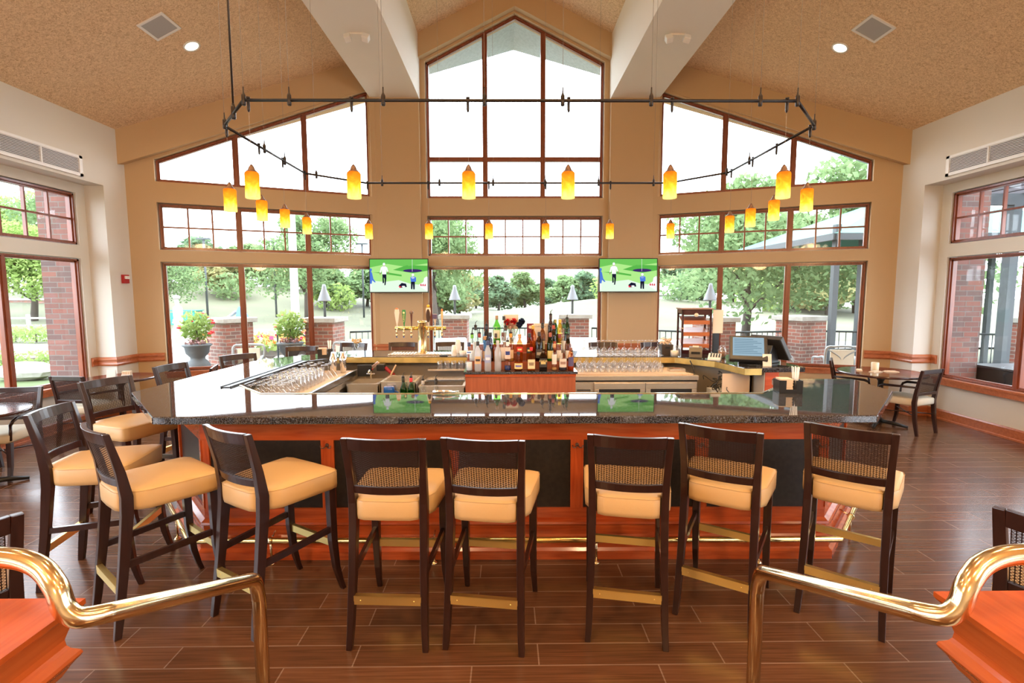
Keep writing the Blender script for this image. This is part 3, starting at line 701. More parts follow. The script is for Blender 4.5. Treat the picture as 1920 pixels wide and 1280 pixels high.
# ------------------------------------------------------------------ dining tables and chairs
def dchair():
    t=thing('dining_chair','','chair',(0,0,0),0,'dark armchairs at the small tables')
    for s in (-1,1):
        q=MB(); q.sweep([(s*.205,-.27,0,.030,.034),(s*.205,-.235,.20,.036,.044),(s*.205,-.215,.45,.040,.050),(s*.208,-.235,.62,.036,.04),(s*.212,-.29,.90,.034,.030)]); q.build('leg',M['espresso'],t,.003)
        q=MB(); q.sweep([(s*.235,.27,0,.028,.028),(s*.232,.24,.15,.036,.038),(s*.23,.22,.40,.044,.044)]); q.build('leg',M['espresso'],t,.003)
        q=MB(); q.tube([(s*.215,-.24,.66),(s*.25,-.05,.655),(s*.255,.14,.645),(s*.25,.19,.62),(s*.235,.20,.58)],[.014,.016,.018,.016,.014],8); q.tube([(s*.236,.20,.59),(s*.232,.21,.42)],.014,8); q.build('armrest',M['espresso'],t)
    MB().box(-.20,.20,-.296,-.274,.845,.90).build('top_rail',M['espresso'],t,.003); MB().box(-.20,.20,-.250,-.228,.545,.585).build('lower_rail',M['espresso'],t,.003)
    q=MB()
    for i in range(30):
        x=-.185+.37*i/29; q.add([(x-.003,-.240,.585),(x+.003,-.240,.585),(x+.003,-.284,.845),(x-.003,-.284,.845)],[(0,1,2,3)])
    for j in range(24):
        u=(j+.5)/24; z=.585+.26*u; y=-.240-.044*u+.001; q.add([(-.19,y,z-.0035),(.19,y,z-.0035),(.19,y,z+.0035),(-.19,y,z+.0035)],[(0,1,2,3)])
    q.build('cane_panel',M['cane'],t)
    def ring(z,i): 
        o=[(-.19,-.235),(-.235,-.14),(-.245,.20),(-.22,.25),(.22,.25),(.245,.20),(.235,-.14),(.19,-.235)]; return [(x*(1-i),y*(1-i),z) for x,y in o][::-1]
    q=MB(); q.bridge([ring(.40,.02),ring(.42,0),ring(.475,0),ring(.49,.04),ring(.497,.3)]); q.build('seat',mat('seat_cloth',(.62,.55,.42),.7),t)
    q=MB(); q.tube([(-.2,-.23,.26),(.225,.235,.27)],.008,6); q.tube([(.2,-.23,.26),(-.225,.235,.27)],.008,6); q.build('stretcher',M['espresso'],t)
    return t
D0=dchair(); fd=[True]; GD='dark cane-backed armchairs at the small tables'
for x,y,d,l in [(5.33,6.40,22,'dark armchair drawn up to the corner table with the pillar candle'),
 (4.72,7.50,-125,'dark armchair on the far side of the candle table, under the bay window'),
 (-5.50,6.12,-6,'dark armchair with its back to us at the corner table with the folded cards'),
 (-5.40,5.40,-170,'dark armchair behind the blue-lit round table by the side window'),
 (-4.20,6.95,-250,'dark armchair between the corner table and the far bar arm'),
]:
    put(D0,x,y,d,l,GD,fd).scale=(1,1,.955)
def dtable(x,y,r,label):
    t=thing('pedestal_table',label,'table',(x,y,0),0,'round pedestal tables')
    MB().lathe([(r-.03,.715),(r-.006,.722),(r,.733),(r,.742),(r-.008,.75)],n=48).build('table_top',mat('table_wood_%d'%int(abs(x)*10),(.055,.016,.012),.18,coat=.5),t)
    MB().lathe([(.045,.03),(.035,.06),(.035,.62),(.06,.66),(.10,.715)],n=16).build('column',M['black'],t)
    for i in range(4):
        a=pi/4+i*pi/2; q=MB(); q.tube([(0,0,.06),(.18*cos(a),.18*sin(a),.045),(.34*cos(a),.34*sin(a),.018)],[.03,.026,.018],8); q.build('foot',M['black'],t)
    return t
dtable(5.08,6.95,.53,'dark round table in the corner carrying a white candle')
dtable(-5.32,6.72,.42,'dark round table by the window pier carrying folded cards')
dtable(-5.20,4.74,.42,'dark round table by the side window, reflecting blue daylight')
t=thing('candle','thick white pillar candle on the round corner table','candle',(5.06,7.05,.75))
MB().lathe([(.045,0),(.047,.01),(.047,.115),(.042,.12),(.035,.108)],n=24).build('wax',mat('wax',(.85,.75,.55),.4,emit=(1,.7,.35),es=.05),t)
MB().tube([(0,0,.10),(0,0,.118)],.0015,5).build('wick',M['black'],t)
for i,(x,y,a) in enumerate(((4.98,6.92,.3),(5.20,6.93,-.2),(4.86,7.08,1.0))):
    q=MB(); q.box(-.09,.09,-.035,.035,0,.008); q.box(-.07,.06,-.03,.03,.008,.016); o=q.build('rolled_napkin',M['napkin']); o.location=(x,y,.75); o.rotation_euler=(0,0,a); tag(o,'cream folded napkin %s the candle on the corner table'%['before','beside','behind'][i],'napkin')
t=thing('table_card','white folded card standing on the table by the window pier','card',(-5.35,6.62,.75),.3)
q=MB(); q.add([(-.05,-.03,0),(.05,-.03,0),(.05,0,.12),(-.05,0,.12),(-.05,.03,0),(.05,.03,0)],[(0,1,2,3),(3,2,5,4)]); q.build('card',M['white'],t)
t=thing('sugar_caddy','small cream caddy of sweetener packets beside the folded card','caddy',(-5.18,6.66,.75),.2)
q=MB(); q.box(-.05,.05,-.035,.035,0,.05); q.build('holder',M['white'],t)
q=MB(); [q.box(-.045+i*.02,-.03+i*.02,-.03,.03,.03,.09) for i in range(5)]; q.build('packet',M['napkin'],t)
# ------------------------------------------------------------------ behind the bar
lin=inset(opath,-.425)
q=MB(); q.strip(lin,[(-.006,.02),(0,.02),(0,1.016),(-.006,1.016)]); q.build('inner_lining',mat('lining',(.50,.43,.34),.6),bar)
MB().prism([(-2.6,3.9),(2.5,3.9),(2.5,6.5),(-2.6,6.5)][::1],.001,.006).build('floor_mat',M['dark'],bar)
t=thing('drip_rail','long black rubber drip rail lying on the counter beside the upturned glasses','drip rail',(-2.50,5.02,1.0705))
q=MB(); q.box(-.045,.045,-.84,.84,0,.006); q.box(-.045,-.035,-.84,.84,.006,.012); q.box(.035,.045,-.84,.84,.006,.012); q.build('rail_mat',M['black'],t)
t=thing('glass_cooler','low steel glass-door cooler under the rows of upturned glasses','cooler',(-2.21,5.08,0))
MB().box(-.22,.20,-.98,.98,.007,.90).build('cabinet',M['steel'],t)
MB().box(-.225,.215,-1.0,1.0,.90,.925).build('top_slab',M['mat_tan'],t)
MB().box(.216,.245,-1.0,1.0,.875,.94).build('front_edge',M['steel_edge'],t,.004)
for j in range(3):
    y0=-.97+j*.65; d=MB(); 
    for a in ((y0,y0+.63,.80,.86),(y0,y0+.63,.12,.18),(y0,y0+.05,.18,.80),(y0+.58,y0+.63,.18,.80)): d.box(.201,.225,*a)
    dd=d.build('door',M['steel'],t); MB().box(.203,.212,y0+.05,y0+.58,.18,.80).build('door_glass',M['glass'],dd)
    MB().tube([(.235,y0+.59,.4),(.25,y0+.59,.45),(.25,y0+.59,.65),(.235,y0+.59,.7)],.008,6).build('handle',M['chrome'],dd)
# glassware kinds, all standing upside down; origin at the rim
def gl(name,prof,mat_=None):
    o=MB().lathe(prof,n=16,cap=False).build(name,mat_ or M['glassware']); return o
def copies(src,pts,name,lab,cat,group,scale=1):
    for i,p in enumerate(pts):
        o=src if i==0 else src.copy()
        if i: C.objects.link(o)
        o.location=p[:3]; o.scale=(scale,)*3; tag(o,lab(i,p),cat,group)
pint=[(.042,0),(.038,.05),(.033,.145),(.031,.150),(.002,.151)]
snif=[(.030,0),(.040,.035),(.038,.065),(.024,.085),(.008,.092),(.005,.10),(.005,.125),(.012,.13),(.034,.134),(.034,.137),(.002,.138)]
marti=[(.058,0),(.030,.045),(.006,.075),(.004,.09),(.004,.145),(.012,.15),(.038,.155),(.038,.158),(.002,.159)]
wine=[(.030,0),(.037,.03),(.040,.055),(.036,.08),(.022,.100),(.006,.112),(.004,.125),(.004,.185),(.010,.192),(.034,.197),(.034,.199),(.002,.200)]
rock=[(.038,0),(.037,.05),(.034,.088),(.030,.092),(.002,.093)]
def grid(xs,ys,z): return [(x,y,z,i,j) for j,y in enumerate(ys) for i,x in enumerate(xs)]
wx=['against the drip rail','second in from the drip rail','third in from the drip rail','fourth in from the drip rail','fifth in from the drip rail','nearest the steel edge']
copies(gl('snifter_glass',snif),[p for p in grid([-2.385,-2.295,-2.205,-2.115],[4.36,4.455,4.55,4.645],.9255)],'snifter_glass',lambda i,p:'upturned stemmed snifter in row %s from the front counter, %s'%(ORD[p[4]],wx[p[3]]),'glass','upturned snifters on the bar mat')
copies(gl('pint_glass',pint),grid([-2.39,-2.30,-2.21,-2.12],[4.745+.092*i for i in range(7)],.9255),'pint_glass',lambda i,p:'upturned clear pint glass in row %s of the pints, %s'%(ORD[p[4]],wx[p[3]]),'glass','upturned pint glasses on the bar mat')
copies(gl('martini_glass',marti),grid([-2.37,-2.25,-2.13],[5.43,5.55,5.67],.9255),'martini_glass',lambda i,p:'upturned flared martini glass in row %s of the martinis, %s'%(ORD[p[4]],wx[p[3]]),'glass','upturned martini glasses on the bar mat')
sh=MB(); sh.lathe([(.030,0),(.040,.13),(.042,.17),(.040,.175),(.036,.19),(.024,.215),(.022,.24),(.018,.245),(0,.246)],n=18)
copies(sh.build('cocktail_shaker',M['chrome']),[(-2.16,5.80,.9255),(-2.08,5.90,.9255),(-2.20,5.92,.9255)],'cocktail_shaker',lambda i,p:['shiny steel cocktail shaker at the far end of the glass mat, front one','shiny steel cocktail shaker nearest the brass band','steel shaker standing behind the two others'][i],'shaker','steel shakers')
# upper and lower wine glasses on the other side
copies(gl('wine_glass',wine),grid([.80+.083*i for i in range(12)],[6.22],ZB+.0005),'wine_glass',lambda i,p:'upturned wine glass on the brass-edged back counter, %s from the bottle display'%ORD[p[3]],'glass','upturned wine glasses on the back counter')
copies(gl('wine_glass',wine),grid([.70+.084*i for i in range(12)],[5.80,5.89,5.98],.9365),'wine_glass',lambda i,p:'upturned wine glass on the refrigerator mat, %s row, %s from the bottle display'%(['front','middle','rear'][p[4]],ORD[p[3]]),'glass','upturned wine glasses on the refrigerator')
copies(gl('rocks_glass',rock),grid([-.98+.085*i for i in range(5)],[6.17],.935),'rocks_glass',lambda i,p:'short glass on the ledge under the brass band, %s along'%ORD[p[3]],'glass','short glasses under the brass band')
q=MB(); q.box(-1.12,-.60,6.10,6.255,.915,.934); tag(q.build('glass_ledge',M['steel']),'steel ledge under the brass band carrying short glasses','ledge')
# refrigerator
t=thing('bar_refrigerator','two-door stainless back bar refrigerator under the wine glasses','refrigerator',(1.32,5.95,0))
MB().box(-.71,.70,-.25,.25,.007,.84).build('cabinet',M['steel'],t)
MB().box(-.72,.71,-.28,.26,.86,.915,).build('top_slab',M['steel'],t,.004)
MB().box(-.70,.60,-.262,.25,.9155,.936).build('bar_mat',M['mat_tan'],t)
MB().box(-.71,.70,-.255,-.24,.84,.86).build('shadow_gap',M['black'],t)
for j,(a,b) in enumerate(((-.485,.095),(.105,.685))):
    d=MB()
    for r_ in ((a,b,.76,.83),(a,b,.12,.18),(a,a+.055,.18,.76),(b-.055,b,.18,.76)): d.box(r_[0],r_[1],-.285,-.252,r_[2],r_[3])
    dd=d.build('door',M['steel'],t,.003); MB().box(a+.055,b-.055,-.270,-.262,.18,.76).build('door_glass',mat('fridge_glass%d'%j,(.03,.03,.035),.06),dd)
    hx=b-.03 if j==0 else a+.03; MB().tube([(hx,-.285,.70),(hx,-.31,.69),(hx,-.31,.50),(hx,-.285,.49)],.008,6).build('handle',M['brass'],dd)
q=MB(); q.box(-.705,-.50,-.262,-.251,.12,.83); q.build('grille_frame',M['steel'],t)
q=MB(); [q.box(-.68,-.525,-.268,-.2625,.20+i*.03,.215+i*.03) for i in range(19)]; q.build('louvre',M['dark'],t)
# sinks and ice bins
def basin(name,label,cat,x0,x1,y0,y1,z,dep=.16,skirt=.55):
    t=thing(name,label,cat,((x0+x1)/2,(y0+y1)/2,0)); a,b=(x1-x0)/2,(y1-y0)/2; q=MB(); w=.03
    for r_ in ((-a,a,-b,-b+w),(-a,a,b-w,b),(-a,-a+w,-b+w,b-w),(a-w,a,-b+w,b-w)): q.box(r_[0],r_[1],r_[2],r_[3],z-.02,z)
    q.box(-a,a,-b,-b+.01,z-skirt,z-.02); q.box(-a,-a+.01,-b,b,z-skirt,z-.02); q.box(a-.01,a,-b,b,z-skirt,z-.02); q.build('surround',M['steel'],t)
    q=MB(); q.add([(-a+w,-b+w,z-.02),(a-w,-b+w,z-.02),(a-w,b-w,z-.02),(-a+w,b-w,z-.02),(-a+w,-b+w,z-dep),(a-w,-b+w,z-dep),(a-w,b-w,z-dep),(-a+w,b-w,z-dep)],[(0,1,5,4),(1,2,6,5),(2,3,7,6),(3,0,4,7),(4,5,6,7)]); q.build('basin',M['steel'],t)
    q=MB(); [q.box(sx*(a-.03)-.015,sx*(a-.03)+.015,sy*(b-.03)-.015,sy*(b-.03)+.015,.007,z-.02) for sx in (-1,1) for sy in (-1,1)]; q.build('legs_frame',M['steel'],t); return t
s1=basin('hand_sink','small steel hand sink with black splash plate at the cooler end','sink',-1.96,-1.60,5.62,6.02,.84)
MB().box(-.17,.0,.20,.215,.86,1.0).build('splash_plate',M['black'],s1)
q=MB(); q.tube([(0,.16,.84),(0,.16,.93),(0,.10,.95),(0,.06,.93)],.010,8); q.tube([(-.05,.16,.90),(.05,.16,.90)],.008,6); q.build('faucet',M['chrome'],s1)
s2=basin('dump_sink','square open steel sink behind the blue jug and green bottles','sink',-1.55,-1.16,5.50,5.98,.885,.18)
s3=basin('ice_bin','wide stainless ice bin with sliding lid','ice bin',-1.13,-.62,5.48,6.06,.84,.22)
MB().box(-.22,.22,.02,.27,.842,.855).build('lid',M['steel'],s3)
MB().box(-.235,.235,-.0,.02,.842,.858).build('lid_rim',M['steel_edge'],s3)
# speed rail bottles hanging on the sink front
t=thing('speed_rail','steel bottle rail fixed to the sink fronts','rail',(-1.10,5.44,.0))
q=MB(); q.box(-.47,.45,-.05,.045,.60,.61); q.box(-.47,.45,-.055,-.05,.60,.68); q.box(-.47,.45,.045,.05,.60,.75); q.build('trough',M['steel'],t)
def mkglass(col): 
    kname='g_%d_%d_%d'%tuple(int(c*100) for c in col)
    return M.get(kname) or M.setdefault(kname,glassmat(kname,col))
def mkopaque(col,rough=.35):
    kname='o_%d_%d_%d'%tuple(int(c*100) for c in col)
    return M.get(kname) or M.setdefault(kname,mat(kname,col,rough))
def mkfrost():
    return M.get('frost') or M.setdefault('frost',glassmat('frosted',(.9,.93,.96),frost=.55))
def bottle(x,y,z,h,r,col,liquid,fill,labcol,lab,cap,label,shoulder=.62,neck=.014,sq=False,pour=False,frost=False,lz=(.12,.42),stripe=None,name='liquor_bottle',group='bottles on the display'):
    t=thing(name,label,'bottle',(x,y,z),0,group); n=4 if sq else 18; rr=r*(1.25 if sq else 1)
    Mx=Matrix.Rotation(pi/4,4,'Z') if sq else None
    s=h*shoulder
    body=MB(); P=[(rr*.9,0),(rr,.008),(rr,s),(rr*.85,s+.018),(neck*1.6,s+.045),(neck,s+.06),(neck,h*.93)]
    if r>.046 and not sq: P=[(rr*.7,0),(rr*.95,.02),(rr,s*.45),(rr*.9,s*.75),(rr*.5,s),(neck*1.3,s+.025),(neck,s+.04),(neck,h*.93)]
    body.lathe(P,n=n,M=Mx,smooth=not sq,cap=False); body.build('glass_body',mkfrost() if frost else mkglass(col),t)
    if liquid:
        f=s*fill; L=[(max(.001,p[0]-.0035),max(.006,p[1])) for p in P if p[1]<f]+[((rr if not (r>.046 and not sq) else rr*.85)-.0035,f)]
        q=MB(); q.lathe(L,n=n,M=Mx,smooth=not sq); q.build('liquid',mkopaque(liquid,.1),t)
    if labcol:
        z0,z1=h*lz[0],h*lz[1]; q=MB()
        if sq or True:
            w=r*.82; ang=[-1.0+2.0*i/6 for i in range(7)]
            R_=rr*1.012 if not sq else None
            vs=[]
            for a in ang:
                if sq: X=w*a; Y=-r*.90
                else: X=R_*sin(a); Y=-R_*cos(a)
                vs+=[(X,Y,z0),(X,Y,z1)]
            q.add(vs,[(2*i,2*i+2,2*i+3,2*i+1) for i in range(6)])
        lo=q.build('paper_label',mkopaque(labcol,.7),t)
        if stripe:
            q=MB(); vs=[]; zm=(z0+z1)/2; hh=(z1-z0)*.16
            for a in ang[1:6]:
                X,Y=(w*a,-r*.905) if sq else (R_*1.01*sin(a),-R_*1.01*cos(a)); vs+=[(X,Y,zm-hh),(X,Y,zm+hh)]
            q.add(vs,[(2*i,2*i+2,2*i+3,2*i+1) for i in range(4)]); q.build('label_band',mkopaque(stripe,.7),lo)
    if cap:
        q=MB(); q.lathe([(neck*1.15,h*.86),(neck*1.2,h*.87),(neck*1.2,h),(neck*.9,h+.002)],n=12); q.build('cap',mkopaque(cap,.4),t)
    if pour:
        q=MB(); q.lathe([(neck*1.2,h),(neck*1.3,h+.012),(.005,h+.02),(.004,h+.045)],n=8); q.tube([(0,0,h+.03),(.006,0,h+.05),(.02,0,h+.06)],.003,5); q.build('pour_spout',M['black'],t)
    return t
# writing on the green handle
def text(body,size,loc,rot,m,parent,name='lettering',ext=.0006):
    cu=bpy.data.curves.new(name,'FONT'); cu.body=body; cu.size=size; cu.extrude=ext; cu.align_x='CENTER'; cu.align_y='CENTER'; cu.materials.append(m)
    o=link(bpy.data.objects.new(name,cu)); o.location=loc; o.rotation_euler=rot; o.parent=parent
    bpy.context.view_layer.update(); dg=bpy.context.evaluated_depsgraph_get(); me=bpy.data.meshes.new_from_object(o.evaluated_get(dg)); 
    n=bpy.data.objects.new(name,me); link(n); n.location=loc; n.rotation_euler=rot; n.parent=parent; bpy.data.objects.remove(o); bpy.data.curves.remove(cu); return n
CL=(.93,.95,.96)
# display unit
t=thing('bottle_display','cherry display cabinet with stepped granite shelves full of bottles','display',(-.015,5.44,0))
MB().box(-.575,.575,-.22,.30,.007,1.0).build('cabinet',M['box_wood'],t)
MB().box(-.578,.578,-.232,-.2205,.985,1.012).build('cabinet_lip',M['bar_wood'],t)
MB().box(-.595,.595,-.245,.31,1.013,1.038).build('granite_top',M['granite'],t,.003)
for j,(y0,z1) in enumerate(((-.085,1.12),(.04,1.20),(.165,1.285))): MB().box(-.575,.575,y0,.30,1.0385+(0 if j==0 else [1.0385,1.1205,1.2005][j]-1.0385),z1).build('shelf_step',M['box_wood'],t)
YT=[5.275,5.41,5.535,5.665]; ZT=[1.0385,1.1205,1.2005,1.2855]
T0=[(-.553,.300,.034,CL,(.75,.78,.80),.5,(.85,.87,.9),'blue-capped clear vodka',(.03,.05,.12),dict(stripe=(.05,.15,.5),lz=(.6,.72))),
 (-.462,.310,.037,CL,None,0,(.80,.42,.20),'frosted vodka with orange bird label',(.015,.015,.02),dict(frost=True,stripe=(.05,.04,.04),lz=(.25,.5))),
 (-.357,.315,.036,CL,None,0,(.35,.40,.60),'frosted vodka with pale blue label and navy cap',(.03,.05,.15),dict(frost=True,stripe=(.75,.75,.8),lz=(.28,.55))),
 (-.252,.318,.036,CL,None,0,(.42,.42,.42),'frosted vodka with grey lettering',(.55,.55,.55),dict(frost=True,lz=(.38,.5))),
 (-.149,.305,.036,CL,(.02,.03,.12),.30,(.80,.55,.45),'clear bottle with blue dot label and dark blue liquid',(.8,.8,.8),dict(pour=True,stripe=(.03,.05,.2),lz=(.42,.82))),
 (-.036,.200,.050,(.85,.6,.3),(.30,.12,.03),.5,(.78,.60,.25),'squat round whisky with yellow arched label',(.02,.02,.02),dict(stripe=(.15,.15,.45),shoulder=.6)),
 (.099,.245,.046,(.8,.55,.3),(.30,.12,.03),.6,(.80,.62,.36),'short bourbon with cream label and dripping red wax neck',(.65,.02,.03),dict(sq=True,stripe=(.45,.33,.2),shoulder=.50,lz=(.10,.50))),
 (.223,.205,.046,(.25,.15,.08),(.05,.025,.01),.8,(.04,.035,.03),'square dark rye with gold lettering on black',(.08,.06,.04),dict(sq=True,stripe=(.65,.50,.2),shoulder=.70,lz=(.2,.65))),
 (.341,.280,.030,CL,(.45,.25,.1),.2,(.78,.70,.62),'slender bottle with tall plain white label',(.55,.30,.12),dict(lz=(.25,.62))),
 (.431,.215,.044,CL,(.03,.02,.03),.4,(.72,.58,.48),'rounded decanter bottle with cream oval label',(.12,.07,.05),dict(stripe=(.35,.2,.15),lz=(.18,.6))),
 (.515,.240,.032,(.9,.6,.35),(.35,.06,.02),.55,(.10,.08,.18),'reddish amber bottle at the wine glass end',(.2,.06,.03),dict(lz=(.2,.6)))]
T1=[(-.53,.29,.034,CL,(.75,.78,.80),.4,(.75,.8,.8),'clear bottle with bright green cap',(.15,.45,.05),dict(pour=True)),
 (-.452,.30,.034,CL,(.7,.72,.75),.4,(.75,.72,.7),'clear bottle with dark red cap',(.25,.03,.03),dict(pour=True)),
 (-.395,.27,.026,CL,(.65,.65,.65),.5,(.45,.25,.12),'clear bottle with brown round medallion',(.40,.20,.08),dict()),
 (-.335,.31,.028,(.3,.3,.35),(.02,.02,.03),.8,(.05,.05,.06),'slim black-necked bottle',(.012,.012,.02),dict()),
 (-.275,.30,.032,(.85,.6,.3),(.42,.22,.04),.75,None,'long-necked golden tequila',(.06,.04,.03),dict(neck=.012,shoulder=.55)),
 (-.20,.31,.034,CL,(.75,.75,.72),.4,(.80,.68,.55),'clear bottle with tall buff label',(.12,.04,.03),dict(lz=(.1,.5))),
 (-.115,.30,.034,(.9,.8,.6),(.55,.35,.12),.5,(.80,.55,.30),'honey-coloured bottle with orange neck',(.65,.30,.04),dict(pour=True)),
 (-.02,.29,.038,(.8,.55,.3),(.28,.10,.02),.65,(.60,.03,.02),'square whisky with slanted red label',(.55,.25,.1),dict(sq=True,stripe=(.8,.65,.3),lz=(.35,.55))),
 (.085,.30,.036,(.8,.55,.3),(.22,.08,.02),.6,(.03,.03,.03),'square whisky with slanted black label',(.02,.02,.02),dict(sq=True,stripe=(.7,.55,.2),lz=(.3,.5))),
 (.19,.315,.042,(.3,.2,.1),(.03,.02,.01),.85,(.08,.07,.06),'broad nearly black whiskey bottle with embossed front',(.03,.02,.02),dict(shoulder=.64,stripe=(.45,.4,.3))),
 (.31,.305,.036,(.20,.62,.22),(.06,.35,.05),.5,(.78,.65,.25),'bright green bottle with yellow label',(.35,.08,.04),dict(lz=(.1,.38))),
 (.41,.29,.038,CL,(.55,.58,.5),.4,(.78,.70,.60),'clear bottle with maroon cap and white label',(.20,.03,.03),dict()),
 (.50,.28,.032,(.5,.3,.15),(.10,.04,.02),.6,(.75,.7,.6),'small brown bottle at the end step',(.05,.03,.02),dict(pour=True))]
T2=[(-.50,.29,.033,CL,(.7,.72,.72),.4,(.7,.75,.75),'clear bottle with black pourer on the third step',(.02,.02,.02),dict(pour=True)),
 (-.38,.30,.038,(.35,.62,.85),(.15,.35,.50),.7,None,'sky blue gin bottle with black neck',(.02,.03,.05),dict(pour=True)),
 (-.17,.28,.036,CL,(.75,.75,.72),.4,(.5,.3,.2),'clear bottle with dark brown stopper',(.06,.03,.02),dict(pour=True)),
 (.13,.30,.036,(.85,.5,.2),(.38,.14,.02),.7,None,'amber whiskey with gold cork pourer',(.65,.40,.06),dict()),
 (.235,.31,.032,(.5,.3,.15),(.14,.06,.02),.8,(.5,.4,.25),'brown bottle with tall dark patterned neck',(.03,.02,.015),dict(pour=True)),
 (.355,.30,.034,(.85,.5,.2),(.30,.07,.02),.6,(.5,.1,.06),'red-necked bottle behind the bright green one',(.40,.06,.03),dict(pour=True)),
 (.47,.31,.033,CL,(.6,.62,.6),.4,(.75,.7,.6),'clear bottle with green pourer near the end',(.03,.12,.05),dict(pour=True))]
T3=[(-.27,.315,.042,(.42,.80,.25),(.25,.50,.12),.55,(.80,.80,.60),'tall pale green gin bottle with brown stopper',(.35,.22,.12),dict(sq=False,lz=(.2,.5))),
 (-.19,.31,.030,CL,None,0,(.5,.5,.5),'clear bottle with wide black top behind the green gin',(.02,.02,.02),dict()),
 (.385,.27,.030,(.15,.35,.12),(.05,.15,.03),.7,None,'dark green bottle with gold neck foil',(.30,.25,.05),dict()),
 (.44,.27,.030,(.85,.7,.2),(.60,.40,.05),.7,None,'yellow-necked liqueur bottle',(.70,.45,.05),dict()),
 (.52,.28,.032,(.2,.4,.2),(.03,.10,.04),.7,None,'dark green bottle with black pourer at the far end',(.02,.05,.03),dict(pour=True)),
 (.335,.32,.030,(.3,.2,.2),(.08,.02,.02),.7,None,'tall dark bottle with a raised pourer tip',(.06,.03,.03),dict(pour=True))]
for ti,T in enumerate((T0,T1,T2,T3)):
    for x,h,r,col,liq,fill,lc,desc,cap,kw in T:
        bt=bottle(x,YT[ti],ZT[ti]+.0003,h,r,col,liq,fill,lc,desc,cap,desc+', %s step of the display'%['front','second','third','top'][ti],**kw)
        if 'square dark rye' in desc: text('KNOB',.030,(0,-.0475,.105),(pi/2,0,0),mkopaque((.75,.55,.2),.4),bt)
        if 'dripping red wax' in desc: text("MAKER'S",.017,(0,-.0425,.085),(pi/2,0,0),mkopaque((.10,.06,.04)),bt); text('MARK',.017,(0,-.0425,.065),(pi/2,0,0),mkopaque((.10,.06,.04)),bt)
for x,c,cap,d in ((-1.285,(.10,.45,.12),(.02,.03,.02),'black-necked green liqueur bottle in the bar rail'),(-1.20,(.10,.45,.12),(.65,.03,.04),'red-necked green liqueur bottle in the bar rail'),(-1.07,(.75,.6,.5),(.5,.5,.5),'small white-topped clear bottle in the bar rail'),(-.93,(.80,.22,.05),(.02,.02,.02),'orange-labelled mixer bottle in the bar rail')):
    bottle(x,5.44,.6102,.33 if c[1]>.4 and c[0]<.2 else .30,.036,c if c[0]<.2 else CL,(c[0]*.5,c[1]*.5,c[2]*.5),.8,(.7,.2,.08) if c[0]>.7 else None,None,cap,d,pour=True,group='bottles in the bar rail')
t=thing('water_jug','blue plastic jug in front of the open sink','jug',(-1.44,5.44,.6105))
MB().lathe([(.05,0),(.055,.02),(.060,.20),(.055,.23),(.05,.235)],n=20).build('body',mat('jug_blue',(.01,.10,.42),.25),t)
MB().tube([(.055,0,.19),(.095,0,.17),(.095,0,.09),(.058,0,.06)],.009,6).build('handle',mat('jug_blue2',(.01,.08,.36),.3),t)
# soda gun
t=thing('soda_gun','soda gun with tan looped hose in a red and black holster','soda gun',(-1.75,6.20,.98))
Mx=Matrix.Translation((-.02,-.06,-.0))@Matrix.Rotation(-.7,4,'Y'); q=MB(); q.box(-.07,.06,-.018,.018,-.018,.018,Mx); q.build('gun_body',mat('gun_chrome',(.75,.55,.52),.25,.7),t,.006)
Mx=Matrix.Translation((-.07,-.06,-.045))@Matrix.Rotation(-.7,4,'Y'); q=MB(); q.box(-.025,.02,-.022,.022,-.022,.022,Mx); q.build('gun_collar',mat('gun_red',(.6,.01,.02),.4),t,.004)
MB().box(.0,.10,-.08,.0,-.07,.015).build('holster',M['black'],t,.01)
MB().tube([(.10,-.05,-.03),(.20,-.05,-.12),(.22,-.05,-.16)],.022,10).build('red_sleeve',mat('gun_red2',(.30,.01,.02),.5),t)
MB().tube(smooth([(-.085,-.07,-.06),(-.13,-.08,-.12),(-.15,-.09,-.20),(-.12,-.1,-.27),(-.03,-.1,-.30),(.08,-.1,-.26),(.15,-.1,-.17),(.20,-.08,-.07),(.235,-.05,.0)],5),.011,8).build('hose',mat('hose',(.62,.45,.30),.4),t) if False else None
# bread, taps etc. need smooth(), defined here
def smooth(pts,n=6):
    P=[Vector(p) for p in pts]; out=[]
    for i in range(len(P)-1):
        p0=P[max(i-1,0)];p1=P[i];p2=P[i+1];p3=P[min(i+2,len(P)-1)]
        for j in range(n):
            t=j/n; out.append(.5*((2*p1)+(-p0+p2)*t+(2*p0-5*p1+4*p2-p3)*t*t+(-p0+3*p1-3*p2+p3)*t**3))
    return out+[P[-1]]
MB().tube(smooth([(-.085,-.07,-.06),(-.13,-.08,-.12),(-.15,-.09,-.20),(-.12,-.1,-.27),(-.03,-.1,-.30),(.08,-.1,-.26),(.15,-.1,-.17),(.20,-.08,-.07),(.235,-.05,.0)],5),.011,8).build('hose',mat('hose',(.62,.45,.30),.4),t)
